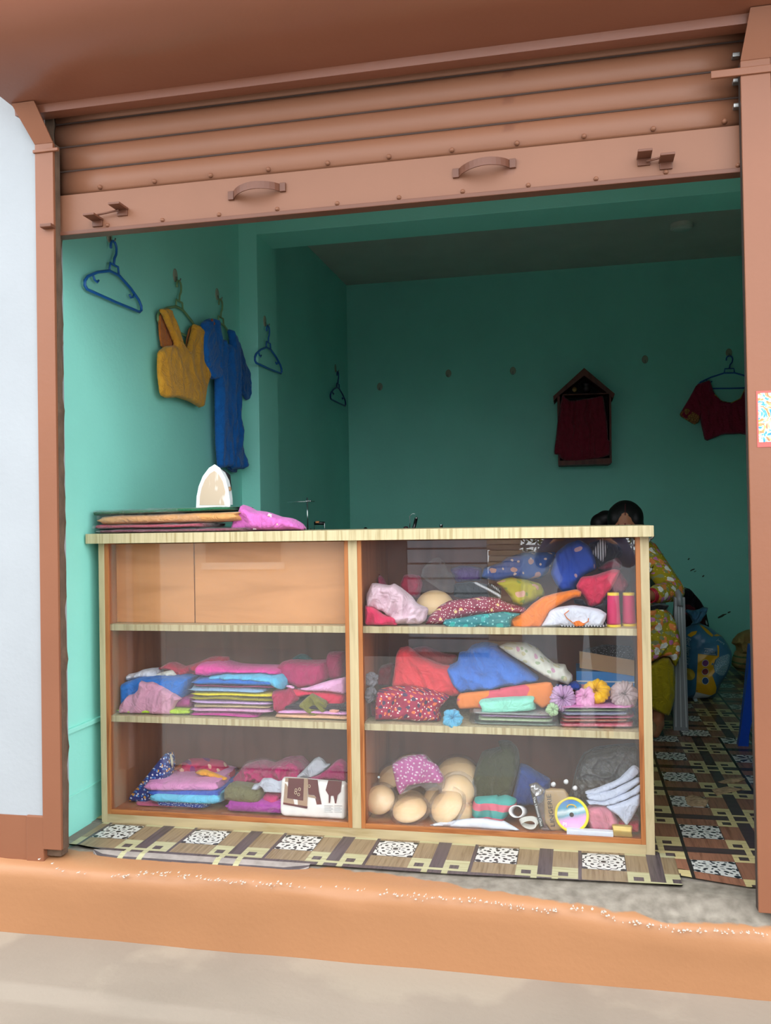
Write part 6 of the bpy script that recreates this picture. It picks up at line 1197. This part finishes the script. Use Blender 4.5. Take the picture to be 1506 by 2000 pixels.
# scraps of worn backing on the floor
for k, (pts, lab) in enumerate((([(1338, 1557), (1352, 1552), (1372, 1558), (1385, 1562), (1378, 1575), (1350, 1574), (1342, 1570)], 'torn beige backing showing on the leaf printed floor tile'), ([(1402, 1527), (1425, 1520), (1450, 1518), (1456, 1522), (1440, 1528), (1415, 1530)], 'torn beige backing nearest the blue stool'), ([(1390, 1542), (1420, 1536), (1455, 1541), (1430, 1546), (1400, 1553)], 'torn beige backing in the middle of the open floor'))):
    P = [at(a, b, z=0.002) for a, b in pts]; n = len(P); c = sum(P, Vector())/n
    o = mesh('floor_scrap', P+[c+Vector((0, 0, 0.004))]+[p-Vector((0, 0, 0.0015)) for p in P], [(i, (i+1) % n, n) for i in range(n)]+[(n+1+i, n+1+(i+1) % n, (i+1) % n, i) for i in range(n)]+[tuple(n+1+i for i in range(n))[::-1]], plain('worn_backing', '#a98a6c', 0.9, var=0.3, scale=60)); tag(o, lab, 'scrap', 'torn patches on the vinyl floor')

# ------------------------------------------------------------------ across the street (seen mirrored in the counter glass)
YS = -6.0; ZS = -0.38
Gg = plain('grey_gate_sheet', '#9aa0aa', 0.5, var=0.05); Gd = plain('dark_gate_gap', '#3a3d42', 0.7)
gt = thing('slatted_gate', (0.24, YS, ZS), 'grey slatted metal gate across the street', 'gate')
for k in range(14): z = ZS+0.05+k*0.155; V = [(-0.17, YS, z), (0.66, YS, z), (0.66, YS+0.03, z+0.135), (-0.17, YS+0.03, z+0.135), (-0.17, YS-0.02, z), (0.66, YS-0.02, z), (0.66, YS+0.01, z+0.135), (-0.17, YS+0.01, z+0.135)]; mesh('slat', V, [(0, 1, 2, 3), (7, 6, 5, 4), (0, 4, 5, 1), (1, 5, 6, 2), (2, 6, 7, 3), (3, 7, 4, 0)], Gg, gt)
box('gate_back', -0.17, 0.66, YS-0.06, YS-0.03, ZS, ZS+2.25, Gd, gt)
sp = thing('stone_pillar', (0.83, YS, ZS), 'stacked stone gate pillar across the street', 'pillar'); rr = random.Random(3)
for k in range(36):
    z = ZS+k*0.058; c_ = ['#8a7460', '#9c8468', '#75624f', '#a59078'][rr.randrange(4)]; d = rr.uniform(-0.012, 0.012); box('stone', 0.67+d, 1.0+d, YS-0.28, YS+0.02+d, z+0.003, z+0.055, plain('stone'+c_, c_, 0.9, var=0.15), sp, 0.006)
o = box('street_wall', 1.0, 6.5, YS-0.15, YS, ZS, 0.70, plain('grey_street_wall', '#a4aab0', 0.85, var=0.05)); tag(o, 'low grey wall across the street', 'wall')
rl = thing('railing', (3.5, YS, 0.7), 'thin metal railing on the low wall across the street', 'railing')
for k in range(46): x = 1.05+k*0.118; tube('bar', [(x, YS-0.07, 0.70), (x, YS-0.07, 1.45)], 0.009, Gg, rl, 6)
for z in (0.76, 1.42): tube('rail', [(1.0, YS-0.07, z), (6.5, YS-0.07, z)], 0.014, Gg, rl, 6)
V, F = [], []
for k in range(5200):
    x, y, z = rr.uniform(0.9, 6.5), YS-rr.uniform(0.3, 1.1), rr.uniform(0.2, 1.9); a, b_ = rr.uniform(0, 6.28), rr.uniform(-1, 1); d = Vector((math.cos(a), math.sin(a), b_)).normalized()*rr.uniform(0.03, 0.06); e = d.orthogonal().normalized()*0.018; p = Vector((x, y, z)); q = len(V); V += [p-d, p+e, p+d, p-e]; F.append((q, q+1, q+2, q+3))
o = mesh('hedge', V, F, plain('hedge_leaf', '#4f6b2e', 0.6, var=0.4, scale=3)); tag(o, 'leafy hedge behind the railing across the street', 'hedge', kind='stuff')
o = box('dark_doorway', -0.66, -0.18, YS-0.4, YS+0.02, ZS, 2.3, plain('dark_maroon_shutter', '#2e2226', 0.8)); tag(o, 'dark maroon door pier across the street', 'door')
bu = thing('house', (-4.0, YS-1.0, ZS), 'pale house front across the street', 'building')
box('house_wall', -8.0, -0.68, YS-1.5, YS-0.4, ZS, 2.7, plain('pale_house_wall', '#a39b90', 0.9, var=0.06), bu)
for x in (-6.8, -4.9, -2.6): w_ = box('window', x, x+0.9, YS-0.42, YS-0.38, 0.6, 1.7, plain('window_dark', '#2c3036', 0.2), bu); box('window_frame', x-0.05, x+0.95, YS-0.41, YS-0.37, 0.52, 0.6, plain('pale_frame', '#c9c4ba', 0.6), w_)
# the photographer, who shows only as a mirror image in the glass
ph = thing('person', (1.62, -2.8, ZS), 'standing person in dark trousers and dark blue top taking the picture', 'person')
DK = cloth('#241d20'); NB = cloth('#1c2c58')
pb = [ell((1.62, -2.80, 1.20), (0.08, 0.095, 0.12)), capsule((1.62, -2.82, 1.10), (1.62, -2.84, 0.98), 0.05, 0.055), ell((1.62, -2.85, 0.80), (0.17, 0.11, 0.24)), ell((1.62, -2.85, 0.50), (0.17, 0.12, 0.14))]
for sg in (-1, 1):
    pb += [capsule((1.62+sg*0.17, -2.85, 0.94), (1.62+sg*0.27, -2.74, 0.76), 0.05, 0.04), capsule((1.62+sg*0.27, -2.74, 0.76), (1.59+sg*0.06, -2.58, 0.98), 0.04, 0.028), capsule((1.59+sg*0.06, -2.58, 0.98), (1.585+sg*0.045, -2.545, 1.0), 0.028, 0.03), capsule((1.62+sg*0.10, -2.85, 0.45), (1.62+sg*0.11, -2.83, 0.06), 0.085, 0.055), capsule((1.62+sg*0.11, -2.83, 0.06), (1.62+sg*0.12, -2.85, ZS+0.07), 0.055, 0.035), capsule((1.62+sg*0.12, -2.86, ZS+0.04), (1.62+sg*0.13, -2.70, ZS+0.03), 0.04, 0.032)]
    for k in range(4): b_ = Vector((1.585+sg*0.045, -2.54, 0.985+0.014*k)); pb += [capsule(b_, b_+Vector((-sg*0.03, 0.006, 0.004)), 0.009, 0.008, 8, 3), capsule(b_+Vector((-sg*0.03, 0.006, 0.004)), b_+Vector((-sg*0.05, -0.008, 0.004)), 0.008, 0.007, 8, 3)]
fused('body', pb, SKIN, ph, 0.011, 2)
fused('top', [ell((1.62, -2.85, 0.80), (0.19, 0.13, 0.26)), ell((1.62, -2.85, 0.52), (0.19, 0.14, 0.16))]+[capsule((1.62+sg*0.17, -2.85, 0.94), (1.62+sg*0.27, -2.74, 0.76), 0.065, 0.055) for sg in (-1, 1)]+[capsule((1.62+sg*0.27, -2.74, 0.76), (1.60+sg*0.13, -2.65, 0.88), 0.055, 0.045) for sg in (-1, 1)], NB, ph, 0.012, 3)
fused('trousers', [capsule((1.62+sg*0.10, -2.85, 0.45), (1.62+sg*0.11, -2.83, 0.06), 0.10, 0.08) for sg in (-1, 1)]+[capsule((1.62+sg*0.11, -2.83, 0.06), (1.62+sg*0.12, -2.85, ZS+0.08), 0.08, 0.075) for sg in (-1, 1)], DK, ph, 0.012, 3)
fused('hair', [ell((1.62, -2.82, 1.23), (0.09, 0.10, 0.11)), capsule((1.62, -2.88, 1.2), (1.62, -2.92, 0.95), 0.06, 0.03)], HAIR, ph, 0.012, 3)
o = box('mobile_phone', 1.545, 1.625, -2.548, -2.538, 0.955, 1.09, M_blk, None, 0.003); tag(o, 'black mobile phone held up by the photographer', 'phone')
